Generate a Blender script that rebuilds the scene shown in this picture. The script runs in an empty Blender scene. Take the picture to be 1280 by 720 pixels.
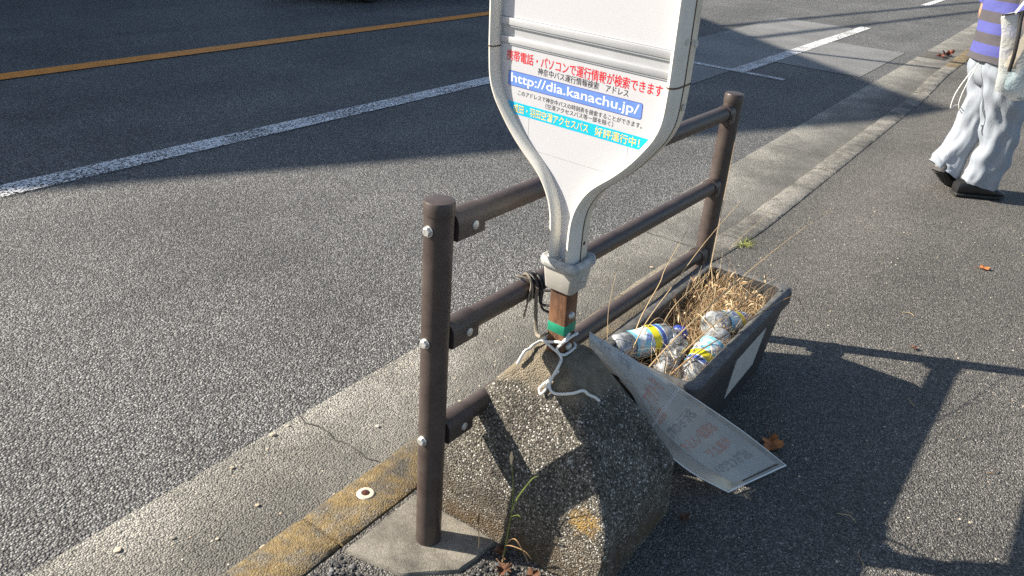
import bpy, bmesh, math, random
from math import sin, cos, pi, radians as R
from mathutils import Vector, Matrix, noise

S = 1.2                      # layout units -> metres
sc = bpy.context.scene
col = sc.collection

# ------------------------------------------------------------------ camera, light, exposure
RC = Matrix(((0.5758043, 0.3305266, -0.7477978), (-0.8143815, 0.3127884, -0.4888213), (0.0723340, 0.8904581, 0.4492797)))
cam = bpy.data.cameras.new('camera')
co = bpy.data.objects.new('camera', cam); col.objects.link(co)
M = RC.to_4x4(); M.translation = Vector((0, 0, 1.303 * S)); co.matrix_world = M
cam.sensor_width = 36; cam.lens = 28.125; cam.clip_start = 0.02; cam.clip_end = 3000
sc.camera = co

SUN_EL = R(31.4); SX, SY = 0.452, -0.892          # horizontal travel direction of the light
w = bpy.data.worlds.new('World'); sc.world = w; w.use_nodes = True
nt = w.node_tree; nt.nodes.clear()
sky = nt.nodes.new('ShaderNodeTexSky'); sky.sky_type = 'NISHITA'; sky.sun_disc = False
sky.sun_elevation = SUN_EL; sky.sun_rotation = math.atan2(-SX, -SY)
bg = nt.nodes.new('ShaderNodeBackground'); bg.inputs[1].default_value = 0.074
ow = nt.nodes.new('ShaderNodeOutputWorld')
nt.links.new(sky.outputs[0], bg.inputs[0]); nt.links.new(bg.outputs[0], ow.inputs[0])
sl = bpy.data.lights.new('sun', 'SUN'); sl.energy = 5.0; sl.angle = R(0.53); sl.color = (1, 0.92, 0.79)
so = bpy.data.objects.new('sun', sl); col.objects.link(so)
so.rotation_euler = Vector((SX * cos(SUN_EL), SY * cos(SUN_EL), -sin(SUN_EL))).to_track_quat('-Z', 'Y').to_euler()
so.location = (-10, 20, 20)
sc.view_settings.view_transform = 'Standard'; sc.view_settings.look = 'None'
sc.view_settings.gamma = 1; sc.view_settings.use_curve_mapping = False
sc.view_settings.exposure = 1.13
sc.render.engine = 'CYCLES'
sc.cycles.use_denoising = False
sc.cycles.max_bounces = 8; sc.cycles.transparent_max_bounces = 24

# ------------------------------------------------------------------ material helpers
class G:
    def __init__(s, name):
        m = bpy.data.materials.new(name); m.use_nodes = True
        s.m = m; s.t = m.node_tree; s.t.nodes.clear()
        s.out = s.n('ShaderNodeOutputMaterial'); s._obj = None
    def n(s, k, **kw):
        x = s.t.nodes.new(k)
        for a, v in kw.items(): setattr(x, a, v)
        return x
    def put(s, sock, v):
        if hasattr(v, 'is_output') or isinstance(v, bpy.types.NodeSocket): s.t.links.new(v, sock)
        elif isinstance(v, (tuple, list)) and len(v) == 3 and sock.type == 'RGBA': sock.default_value = (*v, 1)
        else: sock.default_value = v
    def obj(s):
        if s._obj is None: s._obj = s.n('ShaderNodeTexCoord').outputs['Object']
        return s._obj
    def map(s, scale=(1, 1, 1), loc=(0, 0, 0), rot=(0, 0, 0)):
        x = s.n('ShaderNodeMapping'); s.put(x.inputs[0], s.obj())
        x.inputs[1].default_value = loc; x.inputs[2].default_value = rot; x.inputs[3].default_value = scale
        return x.outputs[0]
    def noise(s, scale, detail=4, rough=0.55, vec=None, dist=0):
        x = s.n('ShaderNodeTexNoise'); s.put(x.inputs['Vector'], vec or s.obj())
        x.inputs['Scale'].default_value = scale; x.inputs['Detail'].default_value = detail
        x.inputs['Roughness'].default_value = rough; x.inputs['Distortion'].default_value = dist
        return x.outputs[0]
    def vor(s, scale, feature='F1', vec=None, rnd=1):
        x = s.n('ShaderNodeTexVoronoi', feature=feature); s.put(x.inputs['Vector'], vec or s.obj())
        x.inputs['Scale'].default_value = scale; x.inputs['Randomness'].default_value = rnd
        return x.outputs[0], (x.outputs[1] if feature == 'F1' else None)
    def ramp(s, fac, stops, interp='LINEAR'):
        x = s.n('ShaderNodeValToRGB'); s.put(x.inputs[0], fac); r = x.color_ramp; r.interpolation = interp
        while len(r.elements) < len(stops): r.elements.new(0.5)
        for e, (p, c) in zip(r.elements, stops):
            e.position = p; e.color = (c, c, c, 1) if not isinstance(c, tuple) else (*c, 1)
        return x.outputs[0]
    def mix(s, a, b, fac, mode='MIX'):
        x = s.n('ShaderNodeMix', data_type='RGBA', blend_type=mode)
        s.put(x.inputs[0], fac); s.put(x.inputs[6], a); s.put(x.inputs[7], b); return x.outputs[2]
    def math(s, op, a, b=0.0, c=None):
        x = s.n('ShaderNodeMath', operation=op); s.put(x.inputs[0], a); s.put(x.inputs[1], b)
        if c is not None: s.put(x.inputs[2], c)
        return x.outputs[0]
    def sep(s, v=None):
        x = s.n('ShaderNodeSeparateXYZ'); s.put(x.inputs[0], v or s.obj()); return x.outputs
    def rng(s, v, a, b, c=0.0, d=1.0):
        x = s.n('ShaderNodeMapRange'); s.put(x.inputs[0], v)
        for i, q in enumerate((a, b, c, d)): x.inputs[i + 1].default_value = q
        return x.outputs[0]
    def bump(s, h, strength=1, dist=0.003, normal=None):
        x = s.n('ShaderNodeBump'); s.put(x.inputs['Height'], h); x.inputs['Strength'].default_value = strength
        x.inputs['Distance'].default_value = dist
        if normal: s.put(x.inputs['Normal'], normal)
        return x.outputs[0]
    def bsdf(s, color, rough=0.8, normal=None, metal=0, spec=0.5, **kw):
        x = s.n('ShaderNodeBsdfPrincipled'); s.put(x.inputs['Base Color'], color); s.put(x.inputs['Roughness'], rough)
        x.inputs['Metallic'].default_value = metal; x.inputs['Specular IOR Level'].default_value = spec
        for k, v in kw.items(): s.put(x.inputs[k], v)
        if normal: s.put(x.inputs['Normal'], normal)
        return x.outputs[0]
    def done(s, sh):
        s.put(s.out.inputs[0], sh); return s.m
    def alpha(s, sh, mask):
        t = s.n('ShaderNodeBsdfTransparent'); x = s.n('ShaderNodeMixShader')
        s.put(x.inputs[0], mask); s.put(x.inputs[1], t.outputs[0]); s.put(x.inputs[2], sh); return x.outputs[0]

def aggregate(g, scale, stops, gap=0.35, tint=(1, 1, 1), bump=1.0, dist=0.004, patch=(0.8, 1.2), soft=None):
    """asphalt-like stones: (colour, normal)"""
    d, c = g.vor(scale)
    r = g.sep(c)[0]
    d2, c2 = g.vor(scale * 2.3)
    colr = g.ramp(r, stops)
    fine = g.ramp(g.sep(c2)[1], [(0, 0.72), (1, 1.3)])
    colr = g.mix(colr, fine, 1.0, 'MULTIPLY')
    gp = g.ramp(d, [(0.0, 1.0), (0.38, 1.0), (0.72, gap)])
    colr = g.mix(colr, gp, 1.0, 'MULTIPLY')
    pn = g.ramp(g.noise(1.1, 5, 0.6), [(0.3, patch[0]), (0.7, patch[1])])
    colr = g.mix(colr, pn, 1.0, 'MULTIPLY')
    colr = g.mix(colr, tint, 1.0, 'MULTIPLY')
    r2 = g.sep(c)[1]
    h = g.math('SUBTRACT', g.math('MULTIPLY', r2, 0.55), g.math('MULTIPLY', d, 1.1))
    h = g.math('ADD', h, g.math('MULTIPLY', g.noise(scale * 2.0, 2), 0.35))
    return colr, g.bump(h, bump, dist)

MT = {}
g = G('road_asphalt')
c_, n_ = aggregate(g, 136, [(0, 0.062), (0.35, 0.125), (0.7, 0.205), (1, 0.38)], 0.34, (1.0, 0.99, 0.955), 1.0, 0.006)
long = g.ramp(g.noise(1.0, 4, 0.6, g.map((0.12, 1.5, 1))), [(0.32, 0.80), (0.68, 1.12)])
c_ = g.mix(c_, long, 1, 'MULTIPLY')
c_ = g.mix(c_, (0.03, 0.029, 0.028), g.ramp(g.noise(0.9, 6, 0.75, None, 0.8), [(0.66, 0), (0.76, 0.45)]))
MT['road'] = g.done(g.bsdf(c_, 0.75, n_))
g = G('smooth_asphalt_patch')
c_, n_ = aggregate(g, 170, [(0, 0.14), (0.5, 0.21), (1, 0.31)], 0.6, (1.0, 0.99, 0.96), 0.5, 0.003)
MT['patch'] = g.done(g.bsdf(c_, 0.75, n_))
g = G('pavement_asphalt')
c_, n_ = aggregate(g, 185, [(0, 0.080), (0.5, 0.155), (0.88, 0.245), (0.96, 0.33), (1, 0.50)], 0.42, (1.0, 0.935, 0.84), 1.0, 0.006, (0.72, 1.18))
c_ = g.mix(c_, (0.05, 0.045, 0.04), g.ramp(g.noise(1.7, 6, 0.75, None, 0.6), [(0.60, 0), (0.76, 0.5)]))
MT['pave'] = g.done(g.bsdf(c_, 0.8, n_))

g = G('gutter_concrete')
c_, n_ = aggregate(g, 165, [(0, 0.18), (0.2, 0.36), (0.8, 0.50), (1, 0.65)], 0.45, (0.97, 0.92, 0.80), 1.0, 0.0035, (0.85, 1.12))
y = g.sep()[1]
yw = g.math('ADD', y, g.math('MULTIPLY', g.math('SUBTRACT', g.noise(3.0, 5, 0.65), 0.5), 0.30))
dirt = g.ramp(yw, [(0, 0.0), (1, 1.0)])
dm = g.rng(yw, 1.45, 1.80)
c_ = g.mix(g.mix((0.10, 0.098, 0.09), c_, 0.3), c_, dm)
st = g.ramp(g.noise(2.2, 6, 0.7), [(0.42, 0.55), (0.6, 1.0)])
c_ = g.mix(c_, st, 0.7, 'MULTIPLY')
MT['gutter'] = g.done(g.bsdf(c_, 0.85, n_))

g = G('kerb_stone')
c_, n_ = aggregate(g, 210, [(0, 0.14), (0.4, 0.25), (0.85, 0.34), (1, 0.5)], 0.55, (1.0, 0.94, 0.82), 0.8, 0.0025, (0.75, 1.15))
xyz = g.sep()
nz = g.noise(9, 6, 0.7)
och = g.ramp(g.noise(40, 4, 0.7), [(0.3, (0.10, 0.068, 0.026)), (0.55, (0.225, 0.150, 0.050)), (0.75, (0.32, 0.245, 0.125))])
near = g.math('MULTIPLY', g.rng(xyz[0], 4.0, 1.7), g.ramp(nz, [(0.36, 0.12), (0.54, 0.95)]))
far = g.math('MULTIPLY', g.rng(xyz[0], 11.1, 11.16), 0.85)
msk = g.math('MULTIPLY', g.math('MAXIMUM', near, far), 0.9)
spk = g.ramp(g.noise(70, 4, 0.8), [(0.56, 1.0), (0.66, 0.25)])
c_ = g.mix(c_, och, g.math('MULTIPLY', msk, spk))
c_ = g.mix(c_, g.ramp(g.noise(4.5, 7, 0.72), [(0.36, 0.42), (0.6, 1.1)]), 1, 'MULTIPLY')
MT['kerb'] = g.done(g.bsdf(c_, 0.9, n_))

g = G('footing_concrete')
c_, n_ = aggregate(g, 520, [(0, 0.19), (0.5, 0.26), (1, 0.34)], 0.8, (1.0, 0.91, 0.75), 0.5, 0.0012, (0.65, 1.15))
st = g.ramp(g.noise(8, 8, 0.75), [(0.36, 0.45), (0.6, 1.15)])
MT['slab'] = g.done(g.bsdf(g.mix(c_, st, 1, 'MULTIPLY'), 0.9, n_))

def paint_line(name, colr, wear, ws):
    g = G(name)
    n1 = g.noise(ws, 5, 0.72); d, _ = g.vor(112)
    m = g.math('ADD', g.math('ADD', n1, g.math('MULTIPLY', d, -0.28)), g.math('MULTIPLY', g.math('SUBTRACT', g.noise(3, 3), 0.5), 0.25))
    mask = g.ramp(m, [(wear, 0.0), (wear + 0.03, 1.0)])
    dirty = g.ramp(g.noise(14, 5, 0.7), [(0.3, 0.72), (0.65, 1.0)])
    b = g.bump(g.math('MULTIPLY', d, -1), 0.7, 0.003)
    return g.done(g.alpha(g.bsdf(g.mix(colr, dirty, 1, 'MULTIPLY'), 0.7, b), mask))
MT['white_line'] = paint_line('worn_white_paint', (0.90, 0.90, 0.89), 0.325, 60)
MT['orange_line'] = paint_line('orange_road_paint', (0.90, 0.335, 0.05), 0.17, 50)

g = G('brown_powder_coat')
n1 = g.noise(14, 5, 0.65)
c_ = g.mix((0.050, 0.036, 0.032), (0.082, 0.063, 0.056), g.ramp(n1, [(0.35, 0), (0.7, 1)]))
c_ = g.mix(c_, (0.30, 0.27, 0.24), g.ramp(g.noise(90, 4, 0.75), [(0.70, 0), (0.78, 0.55)]))
c_ = g.mix(c_, (0.24, 0.09, 0.03), g.ramp(g.noise(33, 3, 0.6), [(0.735, 0), (0.77, 0.8)]))
MT['brown'] = g.done(g.bsdf(c_, g.ramp(n1, [(0.3, 0.38), (0.7, 0.55)]), g.bump(g.noise(220, 2), 0.08, 0.001)))
g = G('zinc_bolt')
MT['zinc'] = g.done(g.bsdf(g.ramp(g.noise(160, 3), [(0.3, (0.42, 0.42, 0.40)), (0.7, (0.68, 0.67, 0.64))]), 0.45, metal=0.55))

def enamel(name, colr, rough=0.35, dirt=(0.42, 0.36, 0.27), amt=0.35):
    g = G(name)
    d = g.ramp(g.noise(11, 7, 0.72), [(0.45, 0.0), (0.75, 1.0)])
    c = g.mix(colr, dirt, g.math('MULTIPLY', d, amt))
    c = g.mix(c, (0.25, 0.13, 0.06), g.ramp(g.noise(75, 3, 0.7), [(0.735, 0), (0.78, 0.6)]))
    return g.done(g.bsdf(c, rough, g.bump(g.noise(120, 2), 0.03, 0.001)))
MT['frame'] = enamel('cream_frame_enamel', (0.71, 0.685, 0.625), 0.38)
MT['frame_side'] = enamel('weathered_cream_enamel', (0.70, 0.62, 0.50), 0.5, (0.35, 0.27, 0.17), 0.5)
MT['panel'] = enamel('white_panel_face', (0.515, 0.515, 0.54), 0.3, (0.5, 0.5, 0.5), 0.12)
MT['sleeve'] = enamel('grey_sleeve_casting', (0.46, 0.44, 0.40), 0.55, (0.25, 0.23, 0.2), 0.4)
g = G('sleeve_lip_paint')
MT['lip'] = g.done(g.bsdf(g.ramp(g.noise(45, 5, 0.7), [(0.35, (0.26, 0.27, 0.27)), (0.6, (0.48, 0.48, 0.46))]), 0.5))
g = G('dark_seam'); MT['seam'] = g.done(g.bsdf(g.ramp(g.noise(60, 3), [(0.3, (0.03, 0.02, 0.015)), (0.7, (0.12, 0.06, 0.03))]), 0.8))
g = G('rust_stain')
MT['ruststain'] = g.done(g.bsdf(g.ramp(g.noise(150, 5, 0.7), [(0.35, (0.045, 0.025, 0.015)), (0.7, (0.17, 0.10, 0.055))]), 0.85))
g = G('rusty_steel')
zz = g.noise(22, 6, 0.7, g.map((1, 1, 0.25)))
c_ = g.ramp(zz, [(0.30, (0.030, 0.017, 0.012)), (0.45, (0.10, 0.045, 0.022)), (0.58, (0.22, 0.105, 0.05)), (0.72, (0.34, 0.22, 0.13))])
MT['rust'] = g.done(g.bsdf(c_, 0.8, g.bump(g.noise(150, 4), 0.35, 0.002)))
def plain(name, c, rough=0.6, var=0.15, sc_=40, **kw):
    g = G(name)
    a = tuple(x * (1 - var) for x in c); b = tuple(min(1, x * (1 + var)) for x in c)
    return g.done(g.bsdf(g.ramp(g.noise(sc_, 4, 0.6), [(0.3, a), (0.7, b)]), rough, **kw))
MT['tape'] = plain('green_tape', (0.02, 0.26, 0.15), 0.4)
MT['red_ink'] = plain('red_ink', (0.62, 0.018, 0.03), 0.4, 0.08)
MT['black_ink'] = plain('black_ink', (0.035, 0.03, 0.035), 0.4, 0.1)
MT['blue_ink'] = plain('blue_ink', (0.13, 0.24, 0.60), 0.35, 0.06)
MT['navy_ink'] = plain('navy_ink', (0.06, 0.06, 0.30), 0.35, 0.06)
MT['cyan_ink'] = plain('cyan_ink', (0.01, 0.46, 0.80), 0.35, 0.06)
MT['yellow_ink'] = plain('yellow_ink', (0.72, 0.60, 0.10), 0.35, 0.06)
MT['white_ink'] = plain('white_ink', (0.80, 0.82, 0.84), 0.35, 0.04)
MT['hairline'] = plain('sticker_edge', (0.38, 0.37, 0.37), 0.5)
MT['alu'] = plain('aluminium_channel', (0.47, 0.48, 0.50), 0.35, 0.06, 20, metal=0.25)
MT['alu_dark'] = plain('channel_shadow_gap', (0.30, 0.32, 0.34), 0.5, 0.1)

# concrete base of the sign
g = G('exposed_aggregate_concrete')
d, c = g.vor(230); r = g.sep(c)[0]
c_ = g.ramp(r, [(0, (0.045, 0.041, 0.034)), (0.45, (0.150, 0.134, 0.108)), (0.8, (0.27, 0.242, 0.195)), (0.92, (0.42, 0.385, 0.33)), (1, (0.82, 0.80, 0.75))])
c_ = g.mix(c_, g.ramp(d, [(0.3, 1.0), (0.75, 0.4)]), 1, 'MULTIPLY')
c_ = g.mix(c_, g.ramp(g.noise(7, 7, 0.7), [(0.34, 0.42), (0.62, 1.2)]), 1, 'MULTIPLY')
mort = g.ramp(g.noise(30, 5, 0.7), [(0.3, (0.13, 0.108, 0.075)), (0.7, (0.27, 0.225, 0.16))])
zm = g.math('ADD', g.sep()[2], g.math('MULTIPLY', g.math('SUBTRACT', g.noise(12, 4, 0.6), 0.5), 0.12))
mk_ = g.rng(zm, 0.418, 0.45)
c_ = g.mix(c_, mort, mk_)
def ball(g, x, y, z, r, nsc=28, namp=0.05):
    v = g.n('ShaderNodeVectorMath', operation='DISTANCE'); g.put(v.inputs[0], g.obj()); v.inputs[1].default_value = (x, y, z)
    q = g.math('ADD', v.outputs['Value'], g.math('MULTIPLY', g.math('SUBTRACT', g.noise(nsc, 5, 0.75), 0.5), namp))
    return g.rng(q, r, r * 0.6)
lich = g.math('MULTIPLY', ball(g, -0.155 * S, -0.185 * S, 0.165 * S, 0.042, 34, 0.11), g.ramp(g.noise(140, 3, 0.8), [(0.38, 0), (0.55, 1)]))
c_ = g.mix(c_, g.ramp(g.noise(60, 4), [(0.3, (0.17, 0.095, 0.025)), (0.7, (0.38, 0.24, 0.06))]), lich)
wl = g.math('MULTIPLY', ball(g, -0.10 * S, -0.12 * S, 0.255 * S, 0.035, 40, 0.10), g.ramp(g.noise(70, 4, 0.8), [(0.52, 0), (0.6, 0.8)]))
c_ = g.mix(c_, (0.48, 0.50, 0.48), wl)
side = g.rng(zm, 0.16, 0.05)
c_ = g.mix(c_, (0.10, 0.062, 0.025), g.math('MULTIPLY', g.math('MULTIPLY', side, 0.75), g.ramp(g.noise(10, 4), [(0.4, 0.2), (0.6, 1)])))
hh = g.math('SUBTRACT', g.math('MULTIPLY', g.sep(c)[1], 0.5), d)
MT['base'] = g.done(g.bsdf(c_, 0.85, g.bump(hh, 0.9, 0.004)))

MT['cord'] = plain('white_cord', (0.74, 0.73, 0.69), 0.6, 0.1, 120)
MT['blackcord'] = plain('black_cable', (0.018, 0.017, 0.016), 0.5)
MT['strap'] = plain('faded_strap', (0.22, 0.19, 0.15), 0.8, 0.3)
g = G('black_planter_plastic')
c_ = g.ramp(g.noise(20, 6, 0.7), [(0.3, (0.024, 0.025, 0.028)), (0.7, (0.046, 0.047, 0.050))])
c_ = g.mix(c_, (0.27, 0.26, 0.24), g.ramp(g.noise(160, 4, 0.8), [(0.62, 0), (0.76, 0.45)]))
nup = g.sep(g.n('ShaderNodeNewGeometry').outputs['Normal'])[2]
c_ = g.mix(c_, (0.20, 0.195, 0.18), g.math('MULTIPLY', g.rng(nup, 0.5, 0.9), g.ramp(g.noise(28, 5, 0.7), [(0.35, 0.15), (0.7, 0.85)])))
MT['planter'] = g.done(g.bsdf(c_, 0.55, g.bump(g.noise(260, 3), 0.25, 0.001)))
MT['label'] = plain('grey_label_plate', (0.50, 0.49, 0.47), 0.6, 0.1, 25)
MT['soil'] = plain('dry_soil', (0.10, 0.065, 0.035), 0.95, 0.4, 60)
g = G('dry_straw')
oi = g.n('ShaderNodeNewGeometry').outputs['Random Per Island']
c_ = g.ramp(oi, [(0, (0.12, 0.062, 0.026)), (0.25, (0.36, 0.22, 0.105)), (0.6, (0.58, 0.42, 0.23)), (1, (0.74, 0.60, 0.40))])
MT['straw'] = g.done(g.bsdf(c_, 0.65))
g = G('clear_bottle_plastic')
gl = g.n('ShaderNodeBsdfGlossy'); gl.inputs['Roughness'].default_value = 0.08; gl.inputs['Color'].default_value = (1, 1, 1, 1)
nb = g.bump(g.noise(45, 2, 0.5), 0.35, 0.005); g.put(gl.inputs['Normal'], nb)
tr = g.n('ShaderNodeBsdfTransparent'); tr.inputs[0].default_value = (0.92, 0.95, 0.97, 1)
df = g.n('ShaderNodeBsdfDiffuse'); df.inputs[0].default_value = (0.82, 0.86, 0.88, 1); g.put(df.inputs['Normal'], nb)
a1 = g.n('ShaderNodeMixShader'); g.put(a1.inputs[0], g.ramp(g.noise(30, 5, 0.7), [(0.38, 0.16), (0.70, 0.62)])); g.put(a1.inputs[1], tr.outputs[0]); g.put(a1.inputs[2], df.outputs[0])
fr = g.n('ShaderNodeFresnel'); fr.inputs[0].default_value = 1.5; g.put(fr.inputs['Normal'], nb)
a2 = g.n('ShaderNodeMixShader'); g.put(a2.inputs[0], g.math('ADD', fr.outputs[0], 0.06)); g.put(a2.inputs[1], a1.outputs[0]); g.put(a2.inputs[2], gl.outputs[0])
MT['pet'] = g.done(a2.outputs[0])
g = G('bottle_label_film')
x = g.math('MULTIPLY', g.sep()[0], 1 / S)
d, c = g.vor(60)
blob = g.ramp(g.sep(c)[0], [(0.0, (0.70, 0.76, 0.78)), (0.52, (0.70, 0.76, 0.78)), (0.54, (0.22, 0.60, 0.80)), (0.72, (0.36, 0.70, 0.84)), (0.75, (0.22, 0.30, 0.55)), (0.86, (0.62, 0.72, 0.80))], 'CONSTANT')
c_ = g.mix(blob, (0.08, 0.13, 0.42), g.math('MULTIPLY', g.math('GREATER_THAN', x, 0.112), g.math('LESS_THAN', x, 0.121)))
c_ = g.mix(c_, (0.24, 0.62, 0.82), g.math('LESS_THAN', x, 0.054))
MT['blabel'] = g.done(g.bsdf(c_, 0.25, g.bump(g.noise(60, 3), 0.5, 0.004)))
MT['byellow'] = plain('yellow_label_band', (0.80, 0.70, 0.03), 0.3, 0.05)
MT['bcap'] = plain('blue_cap', (0.03, 0.06, 0.30), 0.4)
# plastic notice sheet
g = G('clear_sheet_sleeve')
gl = g.n('ShaderNodeBsdfGlossy'); gl.inputs['Roughness'].default_value = 0.12
tr = g.n('ShaderNodeBsdfTransparent'); tr.inputs[0].default_value = (0.93, 0.93, 0.92, 1)
df = g.n('ShaderNodeBsdfDiffuse'); df.inputs[0].default_value = (0.56, 0.55, 0.52, 1)
a1 = g.n('ShaderNodeMixShader'); g.put(a1.inputs[0], g.ramp(g.noise(16, 5, 0.7), [(0.3, 0.35), (0.7, 0.62)])); g.put(a1.inputs[1], tr.outputs[0]); g.put(a1.inputs[2], df.outputs[0])
a2 = g.n('ShaderNodeMixShader'); a2.inputs[0].default_value = 0.09; g.put(a2.inputs[1], a1.outputs[0]); g.put(a2.inputs[2], gl.outputs[0])
MT['clear'] = g.done(a2.outputs[0])
g = G('grey_notice_paper')
c_ = g.ramp(g.noise(9, 5, 0.6), [(0.3, (0.64, 0.64, 0.625)), (0.7, (0.74, 0.74, 0.715))])
c_ = g.mix(c_, (0.14, 0.13, 0.12), g.ramp(g.noise(130, 4, 0.8), [(0.68, 0), (0.74, 0.7)]))
b_ = g.bsdf(c_, 0.4, spec=0.35)
tl = g.n('ShaderNodeBsdfTranslucent'); tl.inputs[0].default_value = (0.42, 0.42, 0.40, 1)
a1 = g.n('ShaderNodeMixShader'); a1.inputs[0].default_value = 0.42; g.put(a1.inputs[1], b_); g.put(a1.inputs[2], tl.outputs[0])
MT['paper'] = g.done(a1.outputs[0])
MT['ghost_grey'] = plain('showthrough_grey', (0.30, 0.30, 0.30), 0.5, 0.12, 90)
MT['ghost_red'] = plain('showthrough_red', (0.50, 0.31, 0.27), 0.5, 0.12, 90)

MT['stud'] = plain('cream_stud', (0.66, 0.58, 0.44), 0.5)
MT['studc'] = plain('brown_reflector', (0.09, 0.035, 0.022), 0.25)
g = G('crumbled_asphalt')
oi = g.n('ShaderNodeNewGeometry').outputs['Random Per Island']
MT['gravel'] = g.done(g.bsdf(g.ramp(oi, [(0, 0.025), (0.6, 0.065), (0.93, 0.12), (1, 0.3)]), 0.8))
g = G('gutter_pebble')
MT['pebble'] = g.done(g.bsdf(g.ramp(g.n('ShaderNodeNewGeometry').outputs['Random Per Island'], [(0, (0.26, 0.24, 0.21)), (0.4, (0.52, 0.42, 0.29)), (1, (0.60, 0.56, 0.48))]), 0.8))
MT['leaf_orange'] = plain('orange_dead_leaf', (0.42, 0.14, 0.032), 0.7, 0.5, 60)
MT['leaf_red'] = plain('red_dead_leaf', (0.17, 0.04, 0.016), 0.7, 0.4, 60)
MT['leaf_brown'] = plain('brown_leaf_litter', (0.11, 0.048, 0.022), 0.8, 0.5, 80)
MT['weed'] = plain('weed_green', (0.13, 0.17, 0.035), 0.6, 0.3, 60)
MT['tuft'] = plain('kerb_grass', (0.22, 0.24, 0.05), 0.6, 0.3, 60)
MT['grate'] = plain('cast_iron', (0.10, 0.09, 0.08), 0.6, 0.3)
MT['skin'] = plain('skin', (0.50, 0.28, 0.18), 0.55, 0.08)
MT['hair'] = plain('dark_hair', (0.02, 0.017, 0.015), 0.5)
MT['shoe'] = plain('black_shoe', (0.014, 0.014, 0.015), 0.45, 0.3)
MT['sole'] = plain('rubber_sole', (0.022, 0.021, 0.02), 0.65)
g = G('pale_chambray')
wv = g.noise(9, 5, 0.65, g.map((1, 1, 0.35)))
c_ = g.ramp(wv, [(0.3, (0.245, 0.275, 0.32)), (0.7, (0.33, 0.36, 0.405))])
MT['trouser'] = g.done(g.bsdf(c_, 0.85, g.bump(g.noise(16, 4, 0.55, g.map((1, 1, 0.35)), 0.8), 0.32, 0.015)))
g = G('striped_knit')
z = g.math('MULTIPLY', g.sep()[2], 1 / S)
cell = g.math('FRACT', g.math('DIVIDE', g.math('SUBTRACT', z, 0.675), 0.1))
c_ = g.mix((0.080, 0.073, 0.084), (0.082, 0.088, 0.30), g.math('GREATER_THAN', cell, 0.5))
MT['shirt'] = g.done(g.bsdf(c_, 0.9, g.bump(g.noise(20, 4, 0.6), 0.35, 0.015)))
g = G('translucent_carrier_bag')
tr = g.n('ShaderNodeBsdfTransparent'); df = g.n('ShaderNodeBsdfDiffuse'); df.inputs[0].default_value = (0.76, 0.77, 0.74, 1)
gl = g.n('ShaderNodeBsdfGlossy'); gl.inputs['Roughness'].default_value = 0.2
nb = g.bump(g.noise(16, 3, 0.5, None, 1.5), 0.7, 0.012); g.put(df.inputs['Normal'], nb); g.put(gl.inputs['Normal'], nb)
a1 = g.n('ShaderNodeMixShader'); a1.inputs[0].default_value = 0.50; g.put(a1.inputs[1], tr.outputs[0]); g.put(a1.inputs[2], df.outputs[0])
a2 = g.n('ShaderNodeMixShader'); a2.inputs[0].default_value = 0.08; g.put(a2.inputs[1], a1.outputs[0]); g.put(a2.inputs[2], gl.outputs[0])
MT['bag'] = g.done(a2.outputs[0])
MT['bagitem'] = plain('bag_contents', (0.42, 0.58, 0.72), 0.6, 0.6, 22)
MT['bagbeige'] = plain('beige_contents', (0.62, 0.52, 0.36), 0.7, 0.2, 22)
MT['carpaint'] = plain('dark_car_paint', (0.02, 0.022, 0.028), 0.2, 0.1)
MT['glass'] = plain('car_glass', (0.02, 0.025, 0.03), 0.05, 0.1)
MT['tyre'] = plain('tyre_rubber', (0.018, 0.018, 0.018), 0.8)
MT['rim'] = plain('alloy_rim', (0.45, 0.45, 0.46), 0.35, 0.1, metal=0.7)
MT['lamp'] = plain('headlamp_lens', (0.7, 0.7, 0.72), 0.1, 0.05)
MT['plaster'] = plain('house_plaster', (0.46, 0.42, 0.35), 0.9, 0.1, 3)
MT['rooftile'] = plain('roof_tiles', (0.09, 0.085, 0.085), 0.7, 0.25, 12)
MT['door'] = plain('brown_door', (0.13, 0.07, 0.04), 0.5, 0.2, 15)
MT['white'] = plain('white_paint', (0.74, 0.74, 0.72), 0.5, 0.05)
MT['concrete_pole'] = plain('concrete_pole', (0.36, 0.35, 0.32), 0.9, 0.12, 8)
MT['joint_dirt'] = plain('joint_dirt', (0.075, 0.07, 0.06), 0.95, 0.4, 90)
MT['ground'] = plain('grey_ground', (0.13, 0.125, 0.115), 0.95, 0.25, 0.6)

# ------------------------------------------------------------------ geometry helpers (layout units)
class MB:
    def __init__(s): s.v = []; s.f = []; s.m = []; s.mi = 0
    def add(s, V, F, M=None):
        b = len(s.v)
        s.v += [(M @ Vector(p)) if M is not None else Vector(p) for p in V]
        s.f += [tuple(i + b for i in f) for f in F]; s.m += [s.mi] * len(F)
        return s
    def build(s, name, mats, parent=None, smooth=True, base=None, angle=40):
        if not isinstance(mats, (list, tuple)): mats = [mats]
        b = Vector(base) if base is not None else (Vector(parent['_b']) if parent is not None and '_b' in parent else Vector((0, 0, 0)))
        me = bpy.data.meshes.new(name)
        me.from_pydata([tuple((p - b) * S) for p in s.v], [], s.f); me.validate()
        for m in mats: me.materials.append(MT[m] if isinstance(m, str) else m)
        if len(mats) > 1 and len(me.polygons) == len(s.m): me.polygons.foreach_set('material_index', s.m)
        bm = bmesh.new(); bm.from_mesh(me); bmesh.ops.recalc_face_normals(bm, faces=bm.faces); bm.to_mesh(me); bm.free()
        o = bpy.data.objects.new(name, me); col.objects.link(o)
        if parent is not None:
            o.parent = parent; o['_b'] = tuple(b)
        else:
            o.location = b * S; o['_b'] = tuple(b)
        if smooth:
            me.polygons.foreach_set('use_smooth', [True] * len(me.polygons))
            try: me.set_sharp_from_angle(angle=R(angle))
            except Exception: pass
        return o

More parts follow.
